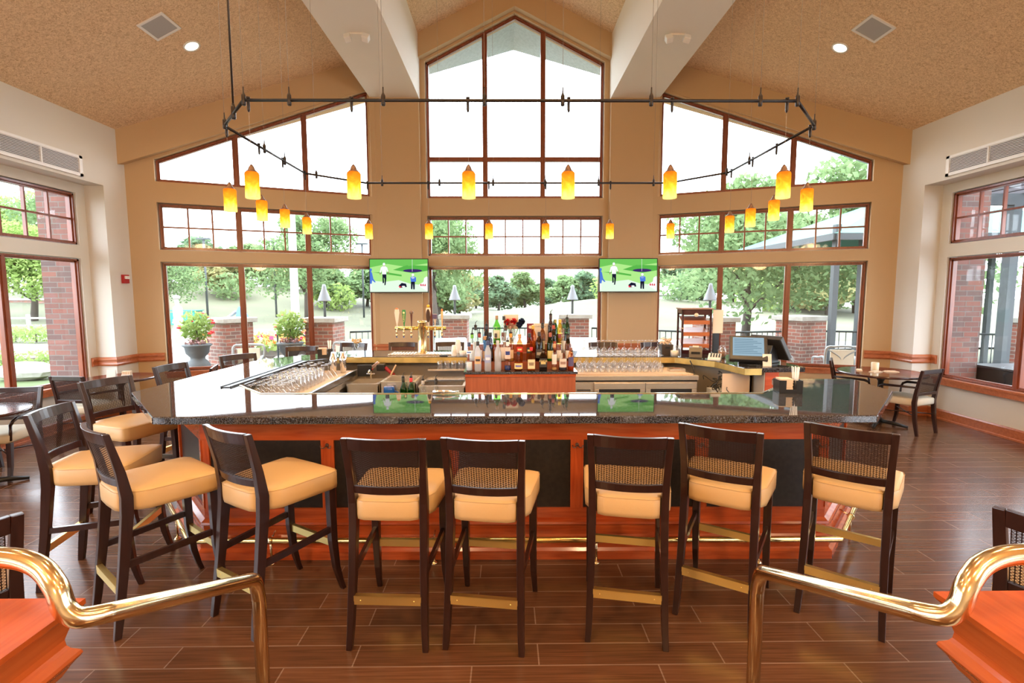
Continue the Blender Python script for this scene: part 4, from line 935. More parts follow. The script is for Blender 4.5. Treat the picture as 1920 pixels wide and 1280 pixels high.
# beer tower
t=thing('beer_tower','brass beer tower with six tap handles on the back counter','beer tower',(-1.25,6.52,ZB+.001))
MB().box(-.42,.42,-.13,.12,0,.014).build('drip_tray',M['steel'],t,.003)
q=MB(); [q.box(-.40+i*.04,-.375+i*.04,-.12,.11,.014,.018) for i in range(20)]; q.build('tray_grid',M['steel'],t)
MB().lathe([(.066,.014),(.060,.03),(.055,.04),(.055,.40),(.058,.405),(.058,.43),(.0,.435)],n=28).build('column',mat('tower_brass',(.75,.58,.30),.12,1),t)
MB().tube([(-.345,0,.335),(.31,0,.335)],.026,16).build('manifold',mat('manifold_brass',(.85,.58,.14),.14,1),t)
hd=[(-.31,.22,.022,.030,(.80,.66,.55),(.70,.22,.08),'cream paddle tap handle'),(-.22,.215,.020,.024,(.02,.24,.05),(.85,.80,.4),'green tap handle'),(-.125,.18,.013,.020,(.10,.03,.015),(.20,.12,.08),'brown tap handle'),(.09,.24,.020,.032,(.75,.62,.48),(.04,.015,.008),'cream-edged oval dark tap handle with a yellow ball'),(.175,.16,.018,.028,(.62,.50,.38),(.10,.07,.15),'wooden tap handle'),(.265,.20,.011,.015,(.75,.45,.2),(.75,.20,.03),'orange slim tap handle')]
for i,(x,h,w0,w1,c1,c2,l) in enumerate(hd):
    q=MB(); q.tube([(x,-.02,.335),(x,-.06,.335),(x,-.085,.31),(x,-.085,.265)],.010,10); q.lathe([(.012,.235),(.012,.27)],c=(x,-.085,0),n=10); tp_=q.build('tap',M['brass'],t)
    q=MB(); q.lathe([(.008,.222),(.009,.236)],c=(x,-.085,0),n=8); q.build('nozzle_cap',mat('tap_blue%d'%i,(.02,.12,.45),.4),tp_)
    z0=.36; q=MB(); q.sweep([(x,-.05,z0,.012,.012),(x,-.05,z0+.03,.014,.014),(x,-.05,z0+.06,w0*1.3,.018),(x,-.05,z0+h*.8,w1*2 if i!=2 else w0*2,.022),(x,-.05,z0+h,w1*1.6 if i!=2 else w0*2,.018)]); ho=tag(q.build('tap_handle',mat('handle_col%d'%i,c1,.35),t,.003),l)
    q=MB()
    if i==2: q.lathe([(.0,-.012),(.024,-.01),(.024,.01),(0,.012)],n=16,M=Matrix.Translation((x,-.05,z0+h-.0))@Matrix.Rotation(pi/2,4,'X'))
    elif i==3: q.add([(x+.026*cos(a),-.0645,z0+h*.58+.085*sin(a)) for a in [2*pi*j/20 for j in range(20)]],[tuple(range(20))])
    elif i==4: q.box(x-.030,x+.030,-.072,-.063,z0+h*.62,z0+h*.98)
    elif i==5: q.lathe([(.0,-.012),(.012,-.008),(.014,.004),(.008,.016),(0,.02)],c=(x,-.05,z0+h+.008),n=12)
    elif i==0: q.sweep([(x,-.05,z0+h+.0005,.048,.018),(x,-.05,z0+h+.02,.01,.01)])
    else: q.lathe([(0,-.002),(.014,-.001),(.014,.001),(0,.002)],n=14,M=Matrix.Translation((x,-.064,z0+h*.82))@Matrix.Rotation(pi/2,4,'X'))
    q.build('badge',mat('badge%d'%i,c2,.4),ho)
    if i==3: MB().lathe([(0,-.02),(.016,-.012),(.021,0),(.016,.014),(0,.02)],c=(x,-.05,z0+h+.02),n=14).build('ball_knob',mkopaque((.85,.50,.02),.4),ho)
text('YUENGLI',.028,(-.22,-.064,.47),(pi/2,-pi/2,0),mkopaque((.85,.8,.4)),t)
# small things on the back counter
def cupstack(x,y,n,label,r=.038):
    t=thing('paper_cup_stack',label,'cups',(x,y,ZB+.0008)); 
    for i in range(n):
        MB().lathe([(r,i*.012),(r*1.02,i*.012+.003),(r*.72,i*.012+.085)] if i==n-1 else [(r,i*.012),(r*1.02,i*.012+.003),(r*.98,i*.012+.0115)],n=18).build('paper_cup',M['white'],t)
cupstack(-.82,6.33,5,'short stack of upturned white paper cups beside the beer taps')
cupstack(-.80,6.62,9,'taller stack of paper cups behind the green-capped bottle')
t=thing('votive_candle','white votive candle beside the paper cups','candle',(-.71,6.33,ZB+.0005)); MB().lathe([(.045,0),(.047,.06),(.043,.062),(.04,.05)],n=20).build('wax',M['white'],t); MB().tube([(0,0,.05),(0,0,.07)],.001,4).build('wick',M['black'],t)
t=thing('votive_candle','white votive candle in front of the receipt printer','candle',(1.93,6.24,ZB+.0005)); MB().lathe([(.045,0),(.047,.065),(.043,.067),(.04,.05)],n=20).build('wax',M['white'],t); MB().tube([(0,0,.05),(0,0,.07)],.001,4).build('wick',M['black'],t)
q=MB(); q.box(-.05,.05,-.02,.02,0,.012); o=q.build('bar_tool',M['black']); o.location=(-.95,6.32,ZB+.0005); tag(o,'flat black bar tool lying beside the drip tray','tool')
def napkin_caddy(x,y,rz,label):
    t=thing('napkin_caddy',label,'napkin caddy',(x,y,ZB+.0005),rz); q=MB()
    q.box(-.085,.085,-.06,.06,0,.005)
    for sy in (-1,1):
        for a,b in ((-.085,-.035),(.035,.085)): q.box(a,b,sy*.06-.002,sy*.06+.002,.005,.10)
        q.box(-.035,.035,sy*.06-.002,sy*.06+.002,.005,.03)
    for sx in (-1,1): q.box(sx*.085-.002,sx*.085+.002,-.06,.06,.005,.10)
    q.box(.025,.029,-.055,.055,.005,.10); q.build('holder',M['black'],t)
    q=MB(); random.seed(3)
    for i in range(14): 
        z=.006+i*.0075; d=random.uniform(-.003,.003); q.box(-.075+d,.018+d,-.05,.05,z,z+.006)
    q.build('napkin_stack',M['napkin'],t)
    q=MB(); 
    for i in range(7): q.tube([(.055+.008*cos(i),.02*sin(i*2),.006),(.052+.02*cos(i),.035*sin(i*2),.20)],.0035,6)
    q.build('straws',M['white'],t)
napkin_caddy(2.05,3.90,-.12,'black napkin caddy with straws on the open end of the front counter')
napkin_caddy(-2.42,6.28,.3,'black napkin caddy with tan napkins at the far end of the window side arm')
t=thing('flower_vase','small glass of dried tan flowers on the back counter','vase',(-2.13,6.62,ZB+.0005)); MB().lathe([(.03,0),(.022,.01),(.006,.03),(.006,.05),(.03,.09),(.034,.13)],n=14,cap=False).build('vase_glass',M['glassware'],t)
q=MB(); random.seed(5); [q.lathe([(0,-.014),(.016,-.004),(.013,.010),(0,.014)],c=(random.uniform(-.05,.05),random.uniform(-.04,.04),random.uniform(.14,.185)),n=7) for _ in range(16)]; tag(q.build('bloom',mat('dried_flower',(.60,.42,.22),.9),t),None,None,None,'stuff')
q=MB(); [q.tube([(0,0,.05),(random.uniform(-.04,.04),random.uniform(-.03,.03),.15)],.0015,4) for _ in range(8)]; q.build('stems',mkopaque((.15,.22,.08)),t)
# flowers and menus behind the bottles
t=thing('pompom_bouquet','red, cream and navy pompom bouquet in a glass vase above the bottles','bouquet',(-.09,5.69,1.2858))
MB().lathe([(.035,0),(.036,.15)],n=16,cap=False).build('vase_glass',M['glassware'],t)
for j,(x,z,c) in enumerate(((-.065,.245,(.62,.015,.02)),(.01,.25,(.62,.015,.02)),(-.02,.205,(.80,.52,.40)),(.075,.215,(.02,.035,.10)),(.10,.25,(.02,.035,.10)))):
    q=MB(); random.seed(j); 
    for _ in range(70):
        d=Vector((random.gauss(0,1),random.gauss(0,1),random.gauss(0,1))).normalized(); e=d.cross(Vector((.3,.5,.8))).normalized()*.009; p=d*.038; q.add([tuple(Vector((x,-.02,z))+v) for v in (-e,e,p+e,p-e)],[(0,1,2,3)])
    tag(q.build('pompom',mkopaque(c,.9),t),['red pompom','red pompom','cream pompom','navy pompom','navy pompom'][j])
q=MB(); random.seed(9); [q.tube([(0,0,.02),(random.uniform(-.07,.09),-.01,.2)],.002,4) for _ in range(8)]; q.build('stems',mkopaque((.15,.3,.10)),t)
t=thing('menu_board','maroon and cream drinks menu standing behind the bottles','menu',(.20,5.70,1.2858)); 
MB().box(-.13,-.055,-.004,.004,.0,.225).build('maroon_panel',mkopaque((.20,.01,.03),.5),t); MB().box(-.055,.20,-.004,.004,.0,.225).build('cream_panel',M['paper'],t)
text('LOVESTORM',.022,(.02,-.0045,.19),(pi/2,0,0),mkopaque((.08,.06,.05)),t); text('TIONS',.020,(.14,-.0045,.19),(pi/2,0,0),mkopaque((.08,.06,.05)),t)
q=MB(); [q.box(-.04,.18,-.0050,-.0042,.03+i*.018,.034+i*.018) for i in range(7)]; q.build('print_lines',mkopaque((.45,.36,.28),.8),t)
MB().lathe([(.018,-.001),(.018,.001)],n=16,M=Matrix.Translation((-.093,-.0052,.185))@Matrix.Rotation(pi/2,4,'X')).build('round_mark',M['paper'],t)
t=thing('price_card','small framed card leaning above the pompoms','card',(-.11,5.735,1.2858)); MB().box(-.075,.075,-.003,.003,.17,.315).build('card',M['paper'],t); q=MB(); q.box(-.082,.082,.003,.008,.16,.322); q.box(-.01,.01,.0035,.012,0,.16); q.build('card_stand',M['napkin'],t)
q=MB(); [q.box(-.06,.06,-.004,-.0031,.20+i*.025,.206+i*.025) for i in range(4)]; q.build('print_lines',mkopaque((.45,.3,.22),.8),t)
# bread basket, cigar cabinet, printer, terminals
t=thing('paper_basket','woven dark box stuffed with crumpled tan paper beside the wine glasses','basket',(1.86,6.36,ZB+.0005))
q=MB(); q.sweep([(0,0,0,.13,.12),(0,0,.135,.15,.14)]); q.build('box_body',mat('basket_dark',(.05,.035,.028),.6,bump=.5,bscale=120),t,.003); MB().box(-.03,.03,-.0735,-.070,.085,.11).build('hand_hole',M['black'],t)
q=MB(); random.seed(4)
for _ in range(40):
    c=Vector((random.uniform(-.05,.05),random.uniform(-.045,.045),random.uniform(.14,.20))); vs=[tuple(c+Vector((random.uniform(-.035,.035),random.uniform(-.03,.03),random.uniform(-.025,.03)))) for _ in range(4)]; q.add(vs,[(0,1,2,3)])
tag(q.build('crumpled_paper',M['napkin'],t),None,None,None,'stuff')
t=thing('cigar_cabinet','tall dark open-front cabinet with slanted wooden trays and a small round dial','cabinet',(2.29,6.58,ZB+.0005),-.12)
q=MB(); w,d,h=.185,.15,.57
for sx in (-1,1):
    for sy in (-1,1): q.box(sx*w-.022*(sx>0)-0*(sx<0),sx*w+.022*(sx<0),sy*d-.03*(sy>0),sy*d+.03*(sy<0),0,h)
q.box(-w,w,-d,-d+.02,0,.05); q.box(-w,w,-d,-d+.02,h-.07,h); q.box(-w,w,d-.02,d,h-.07,h); q.box(-w,-w+.02,-d,d,0,.05); q.box(w-.02,w,-d,d,0,.05); q.box(-w,-w+.02,-d,d,h-.05,h);q.box(w-.02,w,-d,d,h-.05,h); q.build('cabinet_frame',mkopaque((.045,.010,.012),.25),t,.002)
MB().box(-w-.012,w+.012,-d-.012,d+.012,h,h+.018).build('cabinet_top',mkopaque((.30,.18,.12),.5),t,.003)
for i in range(3):
    z=.10+i*.15; q=MB(); q.add([(-w+.022,-d+.02,z-.02),(w-.022,-d+.02,z-.02),(w-.022,d-.02,z+.07),(-w+.022,d-.02,z+.07),(-w+.022,-d+.02,z-.01),(w-.022,-d+.02,z-.01),(w-.022,d-.02,z+.08),(-w+.022,d-.02,z+.08)],[(0,1,2,3),(4,5,6,7),(0,1,5,4),(2,3,7,6)]); q.box(-w+.022,w-.022,-d+.008,-d+.02,z-.02,z+.03); q.build('slanted_tray',M['rail_wood'],t)
MB().lathe([(0,-.006),(.026,-.005),(.026,.004),(0,.005)],n=20,M=Matrix.Translation((-.01,-d-.006,h-.07))@Matrix.Rotation(pi/2,4,'X')).build('dial',mkopaque((.75,.60,.45),.3),t)
MB().lathe([(0,-.01),(.01,-.006),(.01,.004)],n=10,M=Matrix.Translation((-w+.01,-d-.006,.33))@Matrix.Rotation(pi/2,4,'X')).build('knob',M['brass'],t)
q=MB(); q.box(0,.13,-.002,.002,-.30,0); o=q.build('hanging_notice',M['paper']); o.location=(2.49,6.46,ZB+.565); tag(o,'tan sheet of paper hung from the side of the cigar cabinet','paper')
t=thing('paper_post','dark upright stand holding the tan sheet behind the printer','stand',(2.56,6.50,ZB+.0005)); MB().box(-.035,.035,.0,.05,0,.57).build('upright',M['black'],t); MB().box(-.07,.07,-.05,.08,0,.01).build('base',M['black'],t)
t=thing('receipt_printer','tan-grey receipt printer with a paper roll on the brass-edged counter','printer',(2.15,6.12,ZB+.0005),-.35)
pg=mat('printer_grey',(.17,.14,.10),.45)
q=MB(); q.bridge([[(x,-.10,0),(x,.10,0),(x,.10,.11),(x,.03,.13),(x,-.05,.12),(x,-.10,.07)] for x in (-.075,.075)],smooth=False); q.build('case',pg,t,.008)
MB().box(-.05,.05,-.103,-.07,.045,.075).build('paper_slot',M['black'],t); MB().box(-.035,.035,-.05,.0,.122,.14).build('receipt_paper',M['paper'],t)
t=thing('card_reader','small silver card reader with dark keys beside the printer','card reader',(2.26,5.82,ZB+.0005),-.5)
q=MB(); q.bridge([[(x,-.05,0),(x,.06,0),(x,.06,.075),(x,-.05,.02)] for x in (-.07,.07)],smooth=False); q.build('case',M['white'],t,.004); 
q=MB(); [q.box(-.045+i*.03,-.03+i*.03,-.03,.045,.0,.002,Matrix.Translation((0,0,.052))@Matrix.Rotation(.46,4,'X')) for i in range(4)]; q.build('keys',M['black'],t)
t=thing('glass_mug','clear glass mug behind the printer','mug',(2.02,6.36,ZB+.0005)); MB().lathe([(.035,0),(.036,.01),(.038,.12)],n=18,cap=False).build('glass_body',M['glassware'],t)
MB().tube([(-.037,0,.10),(-.06,0,.09),(-.06,0,.04),(-.037,0,.03)],.005,6).build('handle',M['glassware'],t)
t=thing('storage_jar','round glass jar half full of brown mix between cabinet and till','jar',(2.47,6.10,ZB+.0005)); MB().lathe([(.035,0),(.048,.02),(.050,.09),(.035,.12),(.038,.135)],n=18,cap=False).build('glass_body',M['glassware'],t); MB().lathe([(.032,.004),(.045,.022),(.046,.07)],n=18).build('contents',mkopaque((.40,.20,.10),.8),t)
t=thing('pump_bottle','clear pump bottle with a teal nozzle behind the till screen','bottle',(2.66,5.88,ZB+.0005)); MB().lathe([(.04,0),(.042,.01),(.042,.10),(.015,.14)],n=16,cap=False).build('glass_body',M['glassware'],t); q=MB(); q.lathe([(.014,.14),(.014,.165),(.004,.17),(.004,.20)],n=10); q.tube([(0,0,.20),(-.03,-.0,.20)],.005,6); q.build('pump',mkopaque((.0,.25,.25),.4),t)
def till(x,y,rz,label,scr):
    t=thing('till_terminal',label,'cash register',(x,y,ZB+.0005),rz)
    q=MB(); q.bridge([[(x_,-.12,0),(x_,.14,0),(x_,.12,.02),(x_,.03,.20),(x_,-.02,.20),(x_,-.09,.03)] for x_ in (-.09,.09)],smooth=False); q.build('stand',M['black'],t,.006)
    Mx=Matrix.Translation((0,-.075,.175))@Matrix.Rotation(R(-38),4,'X')
    q=MB(); q.box(-.19,.19,-.02,.045,-.155,.155,Mx); q.build('housing',mat('till_grey_'+str(scr),(.035,.032,.030),.35),t,.010)
    q=MB(); q.box(-.155,.155,-.0215,-.0195,-.105,.13,Mx); so=q.build('screen',glow('till_screen',(.42,.60,.72),.75) if scr else M['black'],t)
    if scr:
        q=MB(); 
        for i in range(9): q.box(-.14,.05+.08*((i*7)%3)/2,-.0222,-.0217,.10-i*.022,.106-i*.022,Mx)
        q.build('screen_text',glow('till_text',(.20,.34,.45),.6),so)
    return t
till(2.50,5.52,R(-22),'touch screen till with a pale blue lit screen facing the bartender',True)
till(2.76,5.62,R(120),'second till screen turned away towards the dining room',False)
q=MB(); q.box(-.045,.045,-.003,.003,0,.13); o=q.build('counter_card',M['paper']); o.location=(2.61,5.30,ZB+.001); o.rotation_euler=(R(-8),0,-.1); tag(o,'small tan card propped against the till stand','card')
q=MB(); [q.tube([(.03*cos(a)*k_+.02*k_,.02*sin(a)*k_,.004+.003*k_) for a in [2*pi*i/14 for i in range(15)]],.003,5) for k_ in (1,1.6,2.1)]; o=q.build('pen_cable',M['black']); o.location=(2.44,5.33,ZB+.001); tag(o,'tangle of thin black cable in front of the till','cable')
t=thing('cable_shelf','open light wood shelf crammed with tangled cables under the till counter','shelf',(2.30,5.62,.55))
q=MB(); q.box(-.10,.22,-.18,-.165,.05,.42); q.box(-.10,.22,-.18,.30,.05,.065); q.box(.20,.22,-.18,.30,.05,.42); q.build('shelf_box',M['mat_tan'],t)
q=MB(); random.seed(11)
for j in range(16):
    p=Vector((random.uniform(-.10,.02),random.uniform(-.1,.25),random.uniform(.15,.33))); pts=[p]
    for _ in range(6): p=p+Vector((random.uniform(-.06,.05),random.uniform(-.09,.09),random.uniform(-.07,.05))); p.z=max(.09,p.z); pts.append(p)
    q.tube(smooth(pts,3),.005,5)
tag(q.build('cables',M['black'],t),None,None,None,'stuff')
q=MB(); q.tube(smooth([(-.28,.32,.50),(-.26,.25,.40),(-.24,.2,.2),(-.22,.2,-.2)],5),.008,6); q.build('hanging_cable',M['black'],t)
MB().box(-.12,.03,.05,.2,.07,.20).build('power_box',M['white'],t)
t=thing('utensil_tray','shallow steel tray of bar utensils on the refrigerator end','tray',(1.83,5.86,.9368)); q=MB(); q.box(-.09,.09,-.05,.05,0,.004)
for r_ in ((-.09,.09,-.052,-.048),(-.09,.09,.048,.052),(-.092,-.088,-.05,.05),(.088,.092,-.05,.05)): q.box(*r_,.0,.035)
q.build('tray_body',M['steel'],t); q=MB(); random.seed(2); [q.cbox((random.uniform(-.06,.06),random.uniform(-.03,.03),.012+.004*i),(.08,.012,.006),None) for i in range(7)]; q.build('utensil',mkopaque((.35,.12,.03),.4),t)
q=MB(); q.box(-.07,.07,-.05,.05,0,.012); o=q.build('folded_cloth',M['napkin']); o.location=(1.90,5.74,.9155); o.rotation_euler=(0,0,.3); tag(o,'folded tan cloth on the refrigerator corner','cloth')
t=thing('bottle_opener','chrome double-lever corkscrew lying on the brass strip of the front counter','corkscrew',(-.63,3.87,ZB+.0065)); q=MB(); q.tube([(-.10,0,.012),(-.06,0,.014),(.02,0,.014),(.07,0,.012)],[.010,.013,.011,.007],10); q.build('handle',M['chrome'],t); MB().tube([(.07,0,.012),(.085,.01,.012),(.105,0,.012)],.006,8).build('lever',M['chrome'],t)
# ------------------------------------------------------------------ televisions
def tv(x,label):
    t=thing('television',label,'television',(x,9.16,2.175))
    t.rotation_euler=(R(-4),0,0)
    MB().box(-.53,.53,-.02,.02,-.305,.305).build('casing',M['black'],t,.004)
    MB().box(-.15,.15,.02,.14,-.12,.12).build('wall_mount',M['dark'],t)
    cols=[(.16,.55,.10),(.42,.80,.25),(.75,.92,.75),(.92,.92,.92),(.01,.01,.03),(.05,.02,.14),(.08,.20,.70),(.70,.03,.06),(.35,.18,.10),(.10,.45,.07)]
    ms=[]
    for i,c in enumerate(cols):
        kk='tvpic%d'%i
        if kk not in M: M[kk]=glow(kk,c,1.0)
        ms.append(M[kk])
    q=MB(); y=-.0206; dy=[0]
    def poly(k_,pts,lay):
        q.k=k_; yy=y-lay*.0003; q.add([(a*.515,yy,b*.29) for a,b in pts],[tuple(range(len(pts)))])
    def ell(k_,cx,cy,rx,ry,lay,n=18): poly(k_,[(cx+rx*cos(2*pi*i/n),cy+ry*sin(2*pi*i/n)) for i in range(n)],lay)
    poly(1,[(-1,-1),(1,-1),(1,1),(-1,1)],0)
    poly(0,[(-1,1),(1,1),(1,.75),(.2,.55),(-.4,.72),(-1,.5)],1); poly(9,[(-.2,.35),(.5,.15),(1,.3),(1,.6),(.3,.65)],1)
    poly(2,[(-1,-1),(1,-1),(1,-.62),(.4,-.5),(.0,-.28),(-.5,-.38),(-1,-.30)],2)
    poly(9,[(-.9,.2),(-.3,.05),(.1,-.05),(.1,.05),(-.4,.2)],1)
    ell(5,.48,.30,.33,.10,3); poly(3,[(.465,.25),(.475,.25),(.475,1),(.465,1)],4)
    # golfer in white, walking away
    poly(4,[(-.57,.12),(-.43,.12),(-.43,-.2),(-.46,-.58),(-.50,-.6),(-.49,-.2),(-.52,-.12),(-.51,-.45),(-.56,-.47)],4)
    poly(3,[(-.62,.50),(-.55,.58),(-.47,.58),(-.40,.50),(-.36,.25),(-.40,.24),(-.43,.38),(-.43,.08),(-.58,.08),(-.58,.38),(-.62,.18),(-.66,.18)],5); ell(3,-.51,.70,.045,.09,5); ell(8,-.51,.60,.03,.05,4)
    poly(8,[(-.36,.25),(-.335,.1),(-.355,.08),(-.385,.22)],4); poly(8,[(-.66,.18),(-.655,.05),(-.635,.05),(-.625,.17)],4)
    poly(4,[(.42,-.35),(.56,-.35),(.55,-.85),(.50,-.85),(.485,-.5),(.47,-.85),(.42,-.83)],4); poly(6,[(.40,-.12),(.45,-.05),(.54,-.05),(.60,-.12),(.60,-.38),(.42,-.38)],5); ell(3,.49,.05,.045,.08,6); ell(3,.49,-.12,.06,.08,5)
    poly(4,[(0,-.6),(.1,-.45),(.25,-.5),(.28,-.7),(.05,-.76)],4); ell(7,.03,-.70,.05,.06,5); ell(3,.16,-.68,.06,.05,5); ell(3,-.01,-.72,.03,.03,6)
    poly(6,[(-1,.3),(-.93,.2),(-.88,-.2),(-.80,-.40),(-.84,-.42),(-.92,-.28),(-.94,-.5),(-1,-.5)],4); ell(6,-.97,.35,.04,.1,5); poly(3,[(-1,-.5),(-.95,-.5),(-.95,-.9),(-1,-.9)],4)
    poly(3,[(.88,-.15),(.97,-.05),(1,-.1),(1,-.95),(.92,-.9),(.72,-.68),(.70,-.55),(.85,-.4)],4)
    for i in range(3): poly(7,[(.74+.07*i,-.55-.03*i),(.78+.07*i,-.5),(.80+.07*i,-.62),(.76+.07*i,-.66)],5)
    q.build('screen',ms,t)
    return t
tv(-2.09,'flat television showing golf above the beer taps')
tv(2.03,'flat television showing golf above the upturned wine glasses')
# ------------------------------------------------------------------ outside
def hgt(x,y):
    """lawn height: nearly flat, with soft mounds"""
    d=max(0,(y-16)/30); d=min(1,d)
    h=-.25*min(1,max(0,(y-13.5)/3))
    h+=1.5*math.exp(-((x-9)**2/90+(y-46)**2/120))+1.2*math.exp(-((x-24)**2/160+(y-52)**2/200))
    h+=2.2*math.exp(-((x+24)**2/160+(y-62)**2/260))+3.2*math.exp(-((x+42)**2/200+(y-55)**2/260))
    return h
q=MB(); nx,ny=60,50; vs=[];fs=[]
for j in range(ny):
    y=13.4+(j/(ny-1))**1.7*190
    for i in range(nx):
        x=(i/(nx-1)*2-1)*(30+(j/(ny-1))*170); vs.append((x,y,hgt(x,y)-.03))
for j in range(ny-1):
    for i in range(nx-1): a=j*nx+i; fs.append((a,a+1,a+nx+1,a+nx))
q.smooth=True; q.add(vs,fs); struct(q.build('ground_fairway',M['lawn']),'dry golf fairway rolling away beyond the terrace')
q=MB(); q.box(-9.5,30,-8,13.6,-.20,-.04); struct(q.build('ground_terrace',M['concrete']),'pale concrete terrace outside the windows')
q=MB(); q.box(-60,-9.5,-20,13.6,-.20,-.06); struct(q.build('ground_lawn_side',M['grass']),'green lawn beside the building')
q=MB(); q.add([(-60,20,.0),(-8,17.5,.0),(40,20,.0),(40,22.5,.0),(-8,20.5,.0),(-60,24,.0)],[(0,1,4,5),(1,2,3,4)]); 
o=q.build('cart_path',mat('path_pale',(.22,.21,.19),.9)); o.location=(0,0,-.20); struct(o,'pale cart path crossing behind the terrace')
q=MB(); q.box(-12.4,-5.4,13.6,18.4,-.5,-.035); struct(q.build('ground_path',M['concrete']),'pale concrete path leading off the terrace')
# brick cladding of the building outside
for sg,nm in ((-1,'left'),(1,'right')):
    q=MB(); x0,x1=sorted((sg*6.362,sg*6.78)); q.box(x0,x1,7.325,8.0,-.04,4.0); struct(q.build('wall_brick_return_'+nm,M['brick_dark']),'dark brick pier outside the %s window'%nm)
# roof overhang seen in the peaked window
for sg,nm in ((-1,'left'),(1,'right')):
    q=MB(); a=[(0,9.8,7.06),(sg*2.45,9.8,5.84),(sg*2.45,10.22,5.84),(0,11.4,7.06)]; q.add(a+[(x,y,z+.15) for x,y,z in a],[(0,1,2,3),(7,6,5,4),(0,4,5,1),(1,5,6,2),(2,6,7,3),(3,7,4,0)]); struct(q.build('trim_roof_eave_'+nm,mat('eave_%s'%nm,(.42,.47,.47),.8,var=.08,vscale=20)),'grey boarded roof overhang outside the peaked window, %s half'%nm)
def pier(x,y,rz,w,label,h=1.36):
    t=thing('brick_pier',label,'pier',(x,y,-.04),rz,'brick piers round the terrace'); MB().box(-w/2,w/2,-w/2,w/2,0,h-.10+.04).build('brick_shaft',M['brick'],t)
    q=MB(); q.box(-w/2-.07,w/2+.07,-w/2-.07,w/2+.07,h-.06,h+.04); q.build('stone_cap',M['stone'],t,.012); return t
def torch(x,y,label):
    t=thing('garden_torch',label,'lamp',(x,y,1.34),0,'grey torch lamps'); MB().tube([(0,0,0),(0,0,.62)],.028,10).build('post',M['post'],t)
    MB().lathe([(.14,.36),(.135,.38),(.05,.62),(.045,.66),(.03,.72),(0,.725)],n=18).build('lamp_hood',mat('hood',(.22,.24,.27),.5),t)
pier(-6.02,10.75,R(-28),.62,'brick pier with a stone cap behind the flowering pot, first bay pane'); pier(-4.05,10.85,R(-5),.60,'brick pier with a stone cap behind the second bay mullion')
pier(-1.40,12.25,0,.60,'brick pier with a stone cap seen past the beer tap handles'); pier(1.47,12.35,0,.66,'brick pier with a stone cap seen beside the dark green bottles')
pier(4.2,10.6,R(8),.62,'brick pier with a stone cap behind the till'); pier(6.28,11.0,R(18),.68,'brick pier with a stone cap nearest the pavilion posts')
pier(10.2,9.6,R(10),.68,'brick pier with a stone cap beyond the side window')
for x,y,l in ((-4.1,11.0,'grey torch lamp on the pier by the bay mullion'),(-1.42,12.3,'grey torch lamp on the pier beyond the beer taps'),(1.45,12.4,'grey torch lamp on the pier beyond the bottles'),(4.15,10.7,'grey torch lamp above the cigar cabinet')): torch(x,y,l)
def railing(a,b,label,h=1.06):
    t=thing('iron_railing',label,'railing',(0,0,-.04),0,'terrace railings'); A,B=Vector((*a,0)),Vector((*b,0)); L=(B-A).length; n=int(L/.125)
    up=Vector((0,0,1)); MB().tube([A+up*h,B+up*h],.022,6).build('top_bar',M['iron'],t); MB().tube([A+up*.10,B+up*.10],.016,6).build('bottom_bar',M['iron'],t)
    q=MB(); [q.tube([A+(B-A)*(i/n)+up*.1,A+(B-A)*(i/n)+up*h],.009,5) for i in range(n+1)]; q.build('baluster',M['iron'],t)
railing((-3.6,11.1),(-1.8,12.2),'black railing between the mullion pier and the beer tap pier'); railing((-1.0,12.3),(1.05,12.3),'black railing across the centre windows behind the bottles')
railing((1.9,12.2),(3.8,10.9),'black railing between the bottle pier and the till pier'); railing((6.7,11.0),(9.8,9.9),'black railing beyond the pavilion posts'); railing((4.6,10.7),(5.85,10.9),'black railing behind the till screens')
# planted pots
def blob(q,c,r,n,s,seed,squash=1):
    rnd=random.Random(seed)
    for _ in range(n):
        d=Vector((rnd.gauss(0,1),rnd.gauss(0,1),rnd.gauss(0,1))).normalized()*(rnd.random()**.4)
        p=Vector((c[0]+d.x*r,c[1]+d.y*r,c[2]+d.z*r*squash)); a=Vector((rnd.gauss(0,1),rnd.gauss(0,1),rnd.gauss(0,1))).normalized(); b=a.cross(Vector((rnd.gauss(0,1),rnd.gauss(0,1),rnd.gauss(0,1)))).normalized()
        k_=s*rnd.uniform(.6,1.3); q.add([p-a*k_-b*k_*.2,p+b*k_*.6,p+a*k_,p-b*k_*.6],[(0,1,2,3)])
def pot(x,y,label,c1,c2,fl):
    t=thing('planted_urn',label,'potted plant',(x,y,-.04)); MB().lathe([(.20,0),(.21,.08),(.19,.30),(.22,.50),(.17,.58),(.13,.62),(.13,.66),(.20,.74),(.22,.86),(.27,.90),(.25,.92)],n=20).build('urn',M['pot'],t)
    MB().tube([(0,0,.88),(.01,0,1.0),(.0,0,1.2)],.018,6).build('trunk',M['bark'],t)
    q=MB(); blob(q,(0,0,1.27),.30,620,.042,3); q.build('foliage',M['leafD'],t)
    q=MB(); blob(q,(0,0,.95),.24,160,.035,5,.4); q.build('underplanting',mkopaque((.35,.20,.20),.9),t)
    rnd=random.Random(8); q=MB()
    for _ in range(14):
        a=rnd.uniform(0,6.28); z=rnd.uniform(1.02,1.52); r_=.30*math.sqrt(max(.1,1-((z-1.27)/.30)**2)); q.lathe([(0,-.02),(.04,-.01),(.035,.02),(0,.03)],c=(r_*cos(a),r_*sin(a),z),n=7)
    tag(q.build('blossom',mkopaque(fl,.7),t),None,None,None,'stuff')
pot(-6.25,9.95,'grey urn with a red-flowered hibiscus standard in the first bay pane',0,0,(.75,.03,.04)); pot(-4.55,10.25,'grey urn with a peach-flowered hibiscus standard beside the second bay mullion',0,0,(.85,.42,.22))
